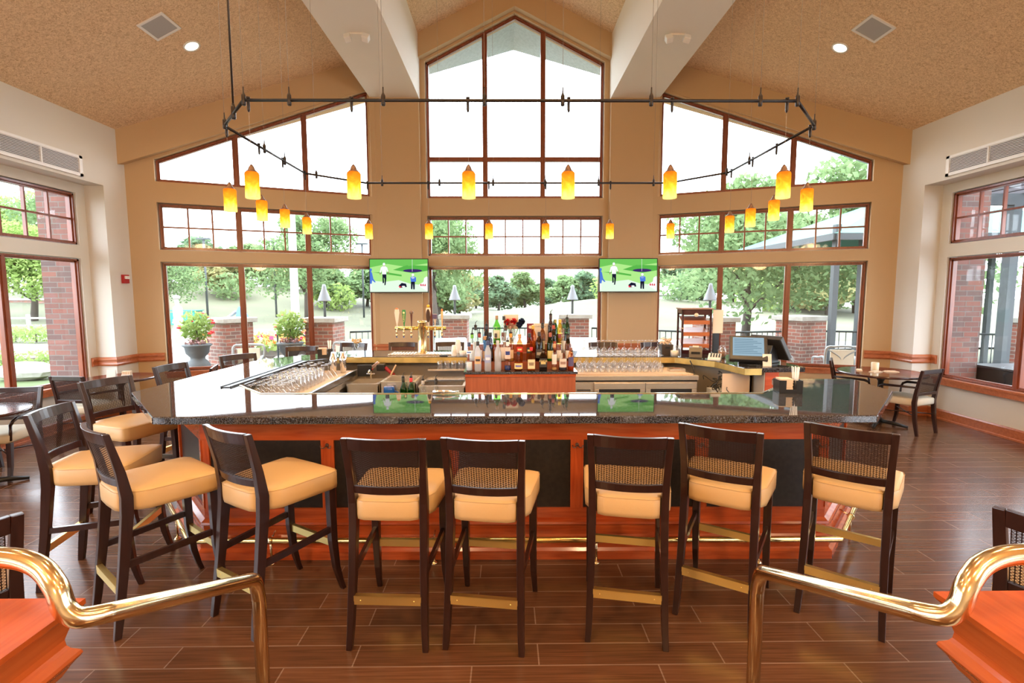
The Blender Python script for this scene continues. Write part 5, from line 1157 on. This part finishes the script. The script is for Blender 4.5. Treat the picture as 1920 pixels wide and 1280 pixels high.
# flower bed with stones
t=thing('flower_bed','raised bed of orange and yellow lilies edged with white boulders','flower bed',(-6.9,14.2,-.10))
q=MB(); q.prism([(1.9*cos(a),1.0*sin(a)) for a in [2*pi*i/20 for i in range(20)]],0,.35); q.build('soil',M['bark'],t)
for j,(m_,sd,n) in enumerate((('leafD',1,700),('o',2,240),('y',3,200),('p',4,80))):
    q=MB(); rnd=random.Random(sd)
    for _ in range(n):
        a=rnd.uniform(0,6.28); r_=math.sqrt(rnd.random()); blob(q,(1.75*r_*cos(a),.9*r_*sin(a),.45+rnd.uniform(0,.28)+(.1 if j else 0)),.05,1,.085,rnd.random())
    mm=M['leafD'] if j==0 else mkopaque([(.85,.20,.04),(.85,.62,.20),(.60,.05,.12)][j-1],.8)
    tag(q.build(['foliage','orange_bloom','yellow_bloom','pink_bloom'][j],mm,t),None,None,None,'stuff')
def rock(x,y,z,s,label,seed,parent=None):
    rnd=random.Random(seed); q=MB(); rings=[]
    for j in range(7):
        ph=-pi/2+pi*j/6; rr=max(.05,cos(ph))
        rings.append([(x+s[0]*rr*cos(a)*rnd.uniform(.88,1.08),y+s[1]*rr*sin(a)*rnd.uniform(.88,1.08),z+s[2]*(sin(ph)*.5+.5)) for a in [2*pi*i/10 for i in range(10)]])
    q.bridge(rings,smooth=False); o=q.build('boulder',M['stone'],parent,.01)
    if parent is None: tag(o,label,'boulder','white boulders')
for j in range(12):
    a=pi+pi*j/11; rock(1.95*cos(a),1.05*sin(a),0,(.26,.2,.36),'',j,t)
# handrail outside
t=thing('garden_handrail','dark bent pipe handrail beside the terrace steps','handrail',(-5.55,11.9,-.04)); 
for dy in (0,.9):
    q=MB(); q.tube(smooth([(0,dy,0),(0,dy,.9),(.06,dy,1.0),(.5,dy,.98),(1.2,dy,.55),(1.2,dy,0)],5),.022,8); q.tube([(0,dy,.6),(.5,dy,.62),(1.2,dy,.25)],.016,6); q.build('rail',M['iron'],t)
# person
t=thing('person','person in white shirt and pale trousers walking along the pale path past the urn','person',(-10.75,16.4,-.04),R(100)); t.scale=(1.06,)*3
me=bpy.data.meshes.new('body'); J=[(0,0,.92),(0,0,1.10),(0,.01,1.32),(0,.0,1.46),(0,.02,1.56),(0,.03,1.68),(-.09,0,.88),(-.10,.16,.48),(-.10,.10,.07),(-.10,.22,.03),(.09,0,.88),(.10,-.06,.48),(.10,-.28,.10),(.10,-.18,.03),(-.19,0,1.40),(-.24,-.08,1.13),(-.25,.06,.92),(.19,0,1.40),(.24,.10,1.14),(.25,.26,.98)]
E_=[(0,1),(1,2),(2,3),(3,4),(4,5),(0,6),(6,7),(7,8),(8,9),(0,10),(10,11),(11,12),(12,13),(2,14),(14,15),(15,16),(2,17),(17,18),(18,19)]
RR=[.13,.13,.15,.055,.08,.075,.09,.065,.04,.035,.09,.065,.04,.035,.055,.04,.03,.055,.04,.03]
me.from_pydata(J,E_,[]); bo=link(bpy.data.objects.new('body',me)); sk=bo.modifiers.new('s','SKIN'); 
for i,v in enumerate(me.skin_vertices[0].data): v.radius=(RR[i],RR[i]*.85); v.use_root=(i==0)
bo.modifiers.new('u','SUBSURF').levels=1; bo.modifiers[-1].render_levels=1; me.materials.append(mat('white_clothes',(.78,.76,.70),.9)); bo.parent=t
MB().lathe([(.0,-.02),(.085,-.01),(.10,.04),(.085,.09),(.0,.12)],c=(0,.02,1.66),n=16).build('hair',mkopaque((.35,.33,.30),.8),t)
# patio furniture
def sofa(x,y,rz,label,w=1.5):
    t=thing('patio_sofa',label,'sofa',(x,y,-.04),rz,'white cushioned terrace seats'); q=MB(); q.box(-w/2,w/2,-.38,.38,.20,.28); [q.box(sx*w/2-.03,sx*w/2+.03,-.38,.38,.05,.62) for sx in (-1,1)]; q.box(-w/2,w/2,.32,.38,.28,.68); q.build('frame',M['patio_frame'],t)
    n=max(1,round(w/.7))
    for i in range(n):
        a=-w/2+.04+i*(w-.08)/n; b=a+(w-.08)/n-.01; MB().box(a,b,-.38,.20,.29,.43).build('seat_cushion',M['sofa_cloth'],t,.03)
        Mx=Matrix.Translation(((a+b)/2,.24,.66))@Matrix.Rotation(-.22,4,'X'); MB().box(-(b-a)/2,(b-a)/2,-.08,.07,-.22,.26,Mx).build('back_cushion',M['sofa_cloth'],t,.04)
    return t
def pchair(x,y,rz,label):
    t=thing('patio_chair',label,'chair',(x,y,-.04),rz,'grey terrace armchairs'); 
    q=MB()
    for s in (-1,1): q.tube(smooth([(s*.27,-.28,0),(s*.28,-.27,.40),(s*.29,-.25,.62),(s*.29,-.0,.66),(s*.27,.22,.64),(s*.26,.25,.0)],4),.022,6)
    q.build('arm_frame',M['patio_frame'],t)
    q=MB(); q.tube(smooth([(-.26,.24,.42),(-.28,.30,.85),(-.15,.33,.90),(0,.34,.91),(.15,.33,.90),(.28,.30,.85),(.26,.24,.42)],4),.024,6); 
    for s in (-1,1): q.tube(smooth([(s*.25,.26,.50),(s*.02,.29,.66),(s*.24,.31,.84)],5),.012,5)
    q.tube([(-.26,.24,.45),(.26,.24,.45)],.02,6); q.build('back_frame',M['patio_frame'],t)
    q=MB(); q.box(-.20,.20,.27,.30,.48,.84); q.build('back_panel',mkopaque((.62,.56,.45),.9),t); MB().box(-.25,.25,-.27,.24,.40,.47).build('seat_cushion',M['sofa_cloth'],t,.02); return t
pchair(-5.15,8.98+.62,R(12),'grey terrace armchair with its back rail under the first bay pane'); pchair(-3.6,10.0,R(-25),'grey terrace armchair beside the second bay mullion'); pchair(6.12,9.55,R(170),'grey terrace armchair with crossing curves behind the corner table'); pchair(5.2,9.9,R(60),'grey terrace armchair turned sideways behind the till'); pchair(8.1,9.7,R(-120),'grey terrace armchair beside the hanging basket')
sofa(-2.95,10.55,R(-8),'long white terrace sofa beside the column, behind the dried flowers'); sofa(-1.30,10.9,R(20),'white terrace seat in front of the beer tap pier',.8); sofa(1.45,10.9,R(-15),'white terrace seat in front of the bottle pier',.8); sofa(3.2,10.3,R(-5),'white terrace sofa in the bay behind the cigar cabinet',1.4); sofa(-.15,11.3,R(0),'low white terrace seat behind the bottle display',1.0)
for (x,y,l) in ((-2.2,10.20,'low grey round table by the long white sofa'),(.55,10.6,'low grey round table behind the bottle display')):
    t=thing('patio_table',l,'table',(x,y,-.04)); MB().lathe([(.30,.42),(.31,.44),(.30,.46)],n=24).build('table_top',M['patio_frame'],t); MB().lathe([(.20,0),(.19,.02),(.03,.04),(.03,.42)],n=14).build('pedestal',M['patio_frame'],t)
# pavilion to the right with teal roof
t=thing('pavilion','open timber pavilion with slim dark posts and a teal metal roof','pavilion',(0,0,-.04))
for x,y in ((6.45,10.2),(7.75,11.3),(8.15,8.35),(12.5,8.8),(12.5,13.2)):
    q=MB(); q.box(x-.055,x+.055,y-.055,y+.055,0,3.25); q.build('post',M['post'],t)
q=MB(); q.add([(5.8,7.9,3.05),(13.2,7.9,3.05),(13.2,14.0,3.05),(5.8,14.0,3.05),(9.5,11,4.4)],[(3,2,1,0),(0,1,4),(1,2,4),(2,3,4),(3,0,4)]); q.build('roof',M['teal'],t) if False else None
q=MB(); q.add([(6.3,10.0,3.05),(13.2,10.0,3.05),(13.2,15.0,3.05),(6.3,15.0,3.05),(9.5,12.5,4.3)],[(0,1,4),(1,2,4),(2,3,4),(3,0,4)]); q.build('roof',M['teal'],t)
q=MB(); q.box(6.3,13.2,9.95,10.05,2.93,3.06); q.box(6.3,13.2,14.95,15.05,2.93,3.06); q.box(6.25,6.35,10,15,2.93,3.06); q.build('beam',M['post'],t)
t=thing('pergola','dark slatted pergola over the seats beside the side window','pergola',(0,0,-.04))
for x,y in ((8.1,8.3),(8.1,4.2),(11.5,8.3),(11.5,4.2)):
    q=MB(); q.box(x-.07,x+.07,y-.07,y+.07,0,3.3); q.build('post',M['post'],t)
for y in (4.2,8.3): MB().box(7.2,12,y-.05,y+.05,3.30,3.48).build('beam',M['post'],t)
q=MB(); [q.box(7.2+i*.32,7.28+i*.32,3.2,9.2,3.485,3.62) for i in range(15)]; q.build('slat',mat('pergola_slat',(.10,.09,.10),.6),t)
# side terrace: cabinet, wrought chairs, table
t=thing('outdoor_cabinet','black wicker service cabinet standing just outside the side window','cabinet',(7.15,6.85,-.04)); MB().box(-.35,.30,-.62,.60,0,.80).build('body',M['black'],t,.01); MB().box(-.37,.32,-.64,.62,.802,.83).build('top',M['dark'],t); MB().box(-.34,-.28,-.45,-.15,.831,.85).build('folded_napkin',M['paper'],t)
t=thing('drink_tumbler','blue tumbler on the black cabinet outside','cup',(7.3,6.55,.7905)); MB().lathe([(.035,0),(.04,.14),(.038,.14)],n=14).build('cup',mkopaque((.03,.12,.18),.3),t); MB().lathe([(.041,.1401),(.041,.15)],n=14).build('lid',M['black'],t)
def ichair(x,y,rz,label):
    t=thing('wrought_chair',label,'chair',(x,y,-.04),rz,'wrought iron terrace chairs'); q=MB(); mi=mat('wrought_%d'%int(x*100),(.10,.09,.085),.5)
    q.tube(smooth([(-.24,.22,.42),(-.27,.28,.75),(-.14,.32,.95),(0,.33,1.0),(.14,.32,.95),(.27,.28,.75),(.24,.22,.42)],5),.014,6)
    for i in range(-3,4): q.tube([(i*.065,.23,.45),(i*.06,.31,.93-abs(i)*.03)],.006,4)
    for s in (-1,1): q.tube(smooth([(s*.1,.26,.6),(s*.18,.28,.72),(s*.08,.30,.82),(s*.02,.29,.7)],4),.008,5)
    q.build('back_frame',mi,t); q=MB()
    for s in (-1,1): q.tube(smooth([(s*.25,.22,.42),(s*.27,.1,.66),(s*.28,-.15,.66),(s*.25,-.24,.42)],4),.012,6)
    q.build('armrest',mi,t)
    for sx in (-1,1):
        for sy in (-1,1): MB().tube([(sx*.23,sy*.21,.42),(sx*.26,sy*.26,0)],.012,5).build('leg',mi,t)
    MB().lathe([(.26,.41),(.27,.43),(.25,.47)],n=18).build('seat',mkopaque((.40,.36,.30),.9),t); return t
ichair(8.9,8.05,R(150),'wrought iron armchair seen past the brick return in the side window'); ichair(10.0,7.3,R(-70),'wrought iron armchair beyond the pergola post'); ichair(10.6,8.4,R(200),'wrought iron armchair by the far planter')
t=thing('terrace_table','pale round terrace table between the wrought chairs','table',(9.5,7.6,-.04)); MB().lathe([(.50,.70),(.51,.72),(.50,.73)],n=28).build('table_top',M['stone'],t); MB().lathe([(.25,0),(.04,.04),(.04,.70)],n=12).build('pedestal',M['iron'],t)
def basket(x,y,z,label,L=1.0,rz=0,sd=1):
    t=thing('railing_planter',label,'planter',(x,y,z),rz,'flower baskets on the railings'); q=MB(); q.bridge([[(L/2*u*s_,d*s_,zz) for u,d in ((-1,-.5/ L*.36),(-.8,-.18),(.8,-.18),(1,-.1),(1,.1),(.8,.18),(-.8,.18),(-1,.1))] for s_,zz in ((.55,-.32),(.9,-.15),(1,0))],smooth=False); q.build('basket_liner',mat('coir_%d'%sd,(.22,.14,.08),.95,bump=.6,bscale=40),t)
    q=MB(); rnd=random.Random(sd); [blob(q,(rnd.uniform(-L/2,L/2),rnd.uniform(-.15,.15),.06),.12,14,.045,rnd.random()) for _ in range(14)]; q.build('foliage',M['leafD'],t)
    for j,c in enumerate(((.80,.25,.40),(.85,.75,.25))):
        q=MB(); [blob(q,(rnd.uniform(-L/2,L/2),rnd.uniform(-.15,.15),.12+rnd.uniform(0,.08)),.05,4,.04,rnd.random()) for _ in range(16)]; tag(q.build(['pink_bloom','yellow_bloom'][j],mkopaque(c,.8),t),None,None,None,'stuff')
basket(8.05,10.35,1.02,'coir flower basket hung on the railing beside the pavilion post',.95,R(-18),1)
basket(11.3,9.0,1.0,'long flower basket on the railing beyond the side window',1.6,R(-60),2)
basket(10.0,12.9,1.0,'flower basket on the far railing behind the wrought chairs',1.2,0,4)
# left lawn: boulders, mulch, shrub, split fence, low brick wall
rock(-11.0,11.4,-.08,(.66,.38,.44),'large pale boulder on the lawn outside the side window',20)
q=MB(); q.prism([(-16.8+3.2*cos(a),17.6+2.0*sin(a)) for a in [2*pi*i/22 for i in range(22)]],-.35,-.12); tag(q.build('mulch_bed',mat('mulch',(.11,.085,.07),.95,bump=1,bscale=25,var=.4,vscale=25)),'brown mulch bed on the side lawn','mulch',None,'stuff')
def shrub(x,y,z,r,label,m_,sd,n=420):
    t=thing('shrub',label,'shrub',(x,y,z)); q=MB(); blob(q,(0,0,r*.6),r,n,r*.10,sd,.7); q.build('foliage',M[m_],t); MB().tube([(0,0,0),(0,0,r*.6)],.03,5).build('stem',M['bark'],t)
shrub(-21.0,22.5,hgt(-21,22.5),.62,'round bright shrub beyond the mulch bed','leafD',1); shrub(-22.2,22.8,hgt(-22,22.8),.55,'second bright shrub farther along the mulch bed','leafD',2); shrub(-12.25,13.1,-.10,.42,'low light green plant behind the large boulder','leafD',3); shrub(-13.0,12.9,-.08,.42,'low spreading plant at the far end of the boulder','leafD',6); shrub(-11.6,13.2,-.08,.42,'low green plant between boulder and brick return','leafD',7)
t=thing('split_fence','weathered split rail fence across the side lawn','fence',(0,0,-.25))
for i in range(6): x=-34+i*1.9; MB().box(x-.07,x+.07,27.9,28.04,0,1.05).build('post',M['stone'],t)
q=MB(); [q.box(-34,-24.4,27.94,28.0,z,z+.09) for z in (.40,.80)]; q.build('rail',M['stone'],t)
q=MB(); q.box(-62,-33,41,41.4,-.4,1.45); struct(q.build('wall_garden',M['brick']),'long brick garden wall beyond the split rail fence')
q=MB(); q.box(-62.1,-32.9,40.9,41.5,1.45,1.60); struct(q.build('trim_garden_wall_cap',M['stone']),'pale stone cap of the garden wall')
# trees
def treemesh(sd,h,w,n,ls,m_,shape='round'):
    rnd=random.Random(sd); q=MB(); bl=[]
    for i in range(9 if shape!='cone' else 6):
        if shape=='cone': u=i/5; bl.append(((0,0,h*(.25+.65*u)),w*.5*(1.1-u)))
        else: a=rnd.uniform(0,6.28); r_=rnd.uniform(.1,.62)*w*.5; bl.append(((r_*cos(a),r_*sin(a),h*((.24 if ls>.3 else .42)+(.62 if ls>.3 else .44)*i/8)),w*rnd.uniform(.20,.30)*(1.15-.4*i/8)))
    for i,(c,r_) in enumerate(bl): blob(q,c,r_,n//len(bl),ls,sd*31+i,.8)
    f=q.build('foliage',M[m_]); q=MB(); q.tube([(0,0,-.3),(.02*h,0,h*.25),(0,.01*h,h*.6)],[h*.028,h*.022,h*.008],7)
    for i in range(4): a=rnd.uniform(0,6.28); q.tube([(0,0,h*(.22+.06*i)),(w*.28*cos(a),w*.28*sin(a),h*(.5+.06*i))],[h*.012,h*.004],5)
    return f,q.build('trunk',M['bark'])
protos={}
def tree(kind,x,y,s,rz,label,group=None,z=None):
    if kind not in protos:
        a=dict(deep=(1,9,8,2600,.42,'leafA'),mid=(2,9,8.5,2600,.42,'leafB'),gold=(3,8,7,2400,.36,'leafC'),cone=(4,10,5,1800,.36,'leafA','cone'),near=(5,7,7,11000,.115,'leafB'),bright=(6,7,7,11000,.115,'leafD'))[kind]
        f,tr=treemesh(*a); t=thing('tree','','tree'); f.parent=t; tr.parent=t; protos[kind]=t
        o=t; o.location=(x,y,hgt(x,y)-.05 if z is None else z); o.rotation_euler=(0,0,rz); o.scale=s if isinstance(s,tuple) else (s,)*3
    else: o=dup(protos[kind],(x,y,hgt(x,y)-.05 if z is None else z),rz,scale=s)
    o['label']=label
    if group: o['group']=group
    elif 'group' in o: del o['group']
    return o
lab={'deep':'dark green broad tree','mid':'mid green bushy tree','gold':'yellowing loose tree','cone':'dark pointed evergreen','near':'leafy green tree','bright':'bright green tree'}
# (kind, px column, distance, scale, where)
TR=[('deep',345,62,1.0,'at the window side end of the far tree line'),('deep',392,58,1.0,'behind the green shed'),('gold',425,50,.85,'behind the playground slide'),('mid',455,66,1.15,'between slide and flagpole'),
 ('mid',500,60,.95,'just before the flagpole'),('cone',528,78,1.2,'rising behind the flagpole'),('gold',560,58,.85,'just past the flagpole'),('mid',590,70,1.0,'behind the second bay mullion'),
 ('mid',612,48,.75,'on the slope by the second mullion torch'),('cone',636,74,.85,'alone on the far slope'),('deep',662,80,.95,'on the far slope beside the column'),('mid',690,52,.8,'overhanging the sofa side of the slope'),
 ('mid',822,42,.95,'first in the centre window, beside the column'),('gold',862,46,.85,'in the centre window above the first torch'),('deep',893,70,.8,'behind the first centre mullion'),
 ('deep',935,60,.8,'in the middle pane of the centre window'),('mid',985,64,.9,'in the middle pane toward the second mullion'),('deep',1020,75,.85,'behind the second centre mullion'),('mid',1060,70,.9,'above the second torch'),('deep',1105,66,.95,'at the wine glass end of the centre window'),('mid',1140,72,.9,'hidden behind the television column'),
 ('mid',1250,95,1.1,'above the distant house'),('deep',1290,80,1.1,'behind the cigar cabinet torch'),('deep',1330,66,1.1,'behind the first mullion past the cigar cabinet'),('mid',1375,50,1.15,'in the pane above the till'),
 ('deep',1415,56,1.25,'over the till screen'),('cone',1440,62,1.1,'beside the paling fence'),('mid',1470,48,1.2,'behind the mullion past the till'),('mid',1520,44,1.25,'behind the pavilion posts'),('deep',1575,52,1.35,'between the pavilion posts'),('gold',1555,38,.9,'low between the pavilion posts'),('mid',1610,40,1.2,'beyond the hanging flower basket')]
for i,(kd,px_,d,s,wh) in enumerate(TR): tree(kd,(px_-951)/947.7*d-.155,d,(s*(.86 if px_<1200 else .98),s*(.86 if px_<1200 else .98),s*(.60 if px_<1200 else .76)),i*1.7,lab[kd]+' '+wh,'trees beyond the terrace')
# nearer trees
tree('near',8.6,18.5,.92,.4,'large nearer tree spreading over the pavilion roof'); tree('near',12.4,16.8,1.0,2.4,'large nearer tree beyond the pavilion'); tree('bright',16.4,10.6,1.0,1.1,'bright green tree filling the side window beyond the pergola')
tree('near',-3.2,28,.0+1.25,3.3,'leafy tree whose crown reaches the gridded window near the beer taps') if False else None
tree('near',-4.9,34,1.18,3.3,'leafy tree whose crown reaches into the gridded centre window')
tree('near',-15.9,40,1.22,5.3,'leafy tree whose crown reaches into the gridded bay window')
tree('bright',-31.7,34,(1.15,1.15,.95),.9,'lawn tree with spreading boughs outside the side window'); tree('near',-38.5,46,1.3,1.9,'leafy tree behind the garden wall'); tree('near',-19,11.5,.9,4.0,'leafy tree beside the side lawn',z=-.06); tree('bright',-48,50,1.4,.3,'bright tree rising above the garden wall'); tree('near',-24.5,36,.8,.3,'tree rising between the garden wall and the first bay pane')
tree('near',17,8,1.1,1.0,'leafy tree far out beyond the pergola',z=-.04)
# hedge line
for j in range(9):
    x=[-34,-26,-16,-10,10,15,20,26,33][j]; y=[44,48,47,50,50,44,40,42,40][j]; shrub(x,y,hgt(x,y)-.1,2.0,'low bushy thicket %s along the fairway edge'%ORD[j],'leafB' if j%2 else 'leafD',j+40,500)
# flagpole, light poles, playground, shed, house
t=thing('flagpole','thick white pole rising out of the flower bed','pole',(-7.4,17.4,-.3)); MB().tube([(0,0,0),(0,0,8.0)],[.14,.10],14).build('shaft',M['white'],t); MB().lathe([(.22,0),(.20,.12),(.15,.15)],n=16).build('collar',M['white'],t)
for x,y,l in ((-22.5,38,'grey light pole behind the green shed'),(-18.3,40,'grey light pole between slide and flagpole'),(-12.0,42,'grey light pole near the second bay mullion'),(19.5,50,'pale utility pole by the distant house')):
    t=thing('light_pole',l,'pole',(x,y,-.3)); MB().tube([(0,0,0),(0,0,6.2)],.08,8).build('shaft',M['post'],t); MB().box(-.5,.5,-.1,.1,6.2,6.32).build('lamp_head',M['post'],t)
t=thing('playground_slide','white slide with a blue climbing tower','slide',(-18.5,34,-.25)); t.scale=(.45,.45,.45); q=MB(); q.bridge([[(x,-.5,z),(x,.5,z),(x,.5,z+.25),(x,-.5,z+.25)] for x,z in ((-2.6,.2),(-1.0,.9),(.6,2.1))],smooth=False); q.build('chute',M['white'],t); q=MB(); q.sweep([(1.5,0,0,2.2,1.6),(1.3,0,2.6,.7,.7),(1.3,0,2.9,.5,.5)]); q.build('tower',mkopaque((.06,.16,.42),.5),t)
t=thing('garden_shed','low green maintenance shed','shed',(-21.8,34,-.25),.15); t.scale=(.6,.6,.6); q=MB(); q.add([(-1.6,-1,0),(1.6,-1,0),(1.6,1,0),(-1.6,1,0),(-1.6,-1,1.5),(1.6,-1,1.7),(1.6,1,1.7),(-1.6,1,1.5)],[(0,1,5,4),(1,2,6,5),(2,3,7,6),(3,0,4,7),(0,3,2,1)]); q.build('walls',mkopaque((.02,.24,.17),.6),t); MB().box(-1.75,1.75,-1.1,1.1,1.72,1.80).build('roof',mkopaque((.02,.20,.15),.6),t)
t=thing('house','distant white house with a low pale roof and blue gable','house',(22.0,74,-.3),-.1); MB().box(-5,5,-3,3,0,2.0).build('walls',M['white'],t); q=MB(); q.add([(-5.5,-3.5,2),(5.5,-3.5,2),(5.5,3.5,2),(-5.5,3.5,2),(-3.5,0,3.7),(5.5,0,3.7)],[(0,1,5,4),(2,3,4,5),(3,0,4)]); q.build('roof',mkopaque((.42,.41,.39),.8),t); q=MB(); q.add([(5.45,-3.2,2),(5.45,3.2,2),(5.45,0,3.6)],[(0,1,2)]); q.box(2.0,5.0,-3.6,-3.55,2.0,2.9); q.build('gable',mkopaque((.08,.16,.28),.7),t)
t=thing('paling_fence','short grey paling fence at the edge of the trees','fence',(16.6,38,0)); q=MB(); [q.box(-2.5+i*.18,-2.36+i*.18,0,.04,-.2,.95) for i in range(28)]; q.build('paling',M['stone'],t)
# ------------------------------------------------------------------ foreground half walls and brass handrails
def newel(sg):
    nm='window side' if sg<0 else 'far side'
    xi=-1.36 if sg<0 else 1.08; xo=-1.84 if sg<0 else 1.56; y1=1.38
    t=thing('half_wall','orange cherry capped half wall at the head of the steps, %s'%nm,'half wall',(0,0,0))
    x0,x1=sorted((xi-sg*-.0+sg*.10,xo)); q=MB(); q.box(x0,x1,.2,y1-.10,.0,.80); q.build('wall_body',M['paint_daylit'],t)
    # moulded cap: stacked profile along the stair side and the bar side
    path=[(xi,.2),(xi,y1),(xo,y1)]
    prof=[(0,.98),(0,.965),(.006,.957),(.013,.955),(.016,.945),(.022,.925),(.030,.90),(.036,.88),(.034,.862),(.028,.850),(.020,.842),(.013,.835),(.010,.826),(.014,.818),(.020,.812),(.03,.80),(.045,.775),(.065,.755),(.075,.735),(.075,.70),(.16,.70),(.16,.98)]
    if sg<0: pr=[(o,z) for o,z in prof]; P=path[::1]
    else: pr=[(o,z) for o,z in prof]; P=path
    # interior of the wall is outward (sg) : choose the normal side
    d=Vector((0,1)); left=Vector((-1,0)); s_=1 if sg<0 else -1
    q=MB(); q.strip(P,[(s_*o,z) for o,z in pr]); q.build('cap_moulding',M['cap_wood'],t)
    a,b=sorted((xi+sg*.0,xo)); q=MB(); q.box(a+(.14 if sg>0 else 0),b-(.14 if sg<0 else 0),.2,y1-.14,.955,.98); q.build('cap_top',M['cap_wood'],t)
    return t
newel(-1); newel(1)
def smooth(pts,n=6):
    P=[Vector(p) for p in pts]; out=[]
    for i in range(len(P)-1):
        p0=P[max(i-1,0)];p1=P[i];p2=P[i+1];p3=P[min(i+2,len(P)-1)]
        for j in range(n):
            t=j/n; out.append(.5*((2*p1)+(-p0+p2)*t+(2*p0-5*p1+4*p2-p3)*t*t+(-p0+3*p1-3*p2+p3)*t**3))
    return out+[P[-1]]
for sg in (-1,1):
    if sg<0: pts=[(-1.62,1.19,1.17),(-1.50,1.20,1.195),(-1.38,1.20,1.198),(-1.30,1.19,1.18),(-1.245,1.17,1.14),(-1.225,1.165,1.09),(-1.20,1.175,1.058),(-1.165,1.22,1.040)]; end=(-1.09,1.765,.805); ft=(-1.09,1.80,0)
    else: pts=[(1.33,1.17,1.17),(1.21,1.18,1.195),(1.09,1.18,1.198),(1.01,1.17,1.18),(.955,1.15,1.14),(.935,1.145,1.09),(.91,1.155,1.058),(.875,1.20,1.040)]; end=(.785,1.755,.825); ft=(.785,1.79,0)
    P=smooth(pts,5); e=Vector(end); d=(e-P[-1]).normalized()
    P+= [e-d*.05]; P+=smooth([e-d*.03,e+Vector((0,.008,-.006)),e+Vector((0,.03,-.035)),Vector((ft[0],ft[1]+.01,end[2]-.10))],5)+[Vector((ft[0],ft[1]+.01,.012))]
    t=thing('handrail','polished brass handrail with a swan-neck bend, %s of the steps'%('window side' if sg<0 else 'far side'),'handrail',(0,0,0))
    q=MB(); q.tube(P,.0245,20); q.build('tube',M['brass'],t)
    q=MB(); q.lathe([(.05,0),(.045,.008),(.028,.016)],c=(ft[0],ft[1]+.01,0),n=20); q.build('floor_flange',M['brass'],t)
    q=MB(); p=Vector(pts[0]); q.tube([p,(p.x,p.y,.981)],.0245,16); q.build('wall_post',M['brass'],t)
# ------------------------------------------------------------------ world and render look
w=bpy.data.worlds.new('sky'); S.world=w; w.use_nodes=True; bg=w.node_tree.nodes['Background']; bg.inputs['Color'].default_value=(.82,.91,1,1); bg.inputs['Strength'].default_value=9.5
S.view_settings.view_transform='Standard'; S.view_settings.look='None'; S.view_settings.gamma=1; S.view_settings.exposure=0.12; S.view_settings.use_curve_mapping=False
S.cycles.use_denoising=True
try: S.cycles.denoiser='OPENIMAGEDENOISE'
except Exception: pass
S.cycles.max_bounces=8; S.cycles.diffuse_bounces=4; S.cycles.glossy_bounces=4; S.cycles.transmission_bounces=4; S.cycles.transparent_max_bounces=32
S.cycles.sample_clamp_indirect=8; S.cycles.caustics_reflective=False; S.cycles.caustics_refractive=False
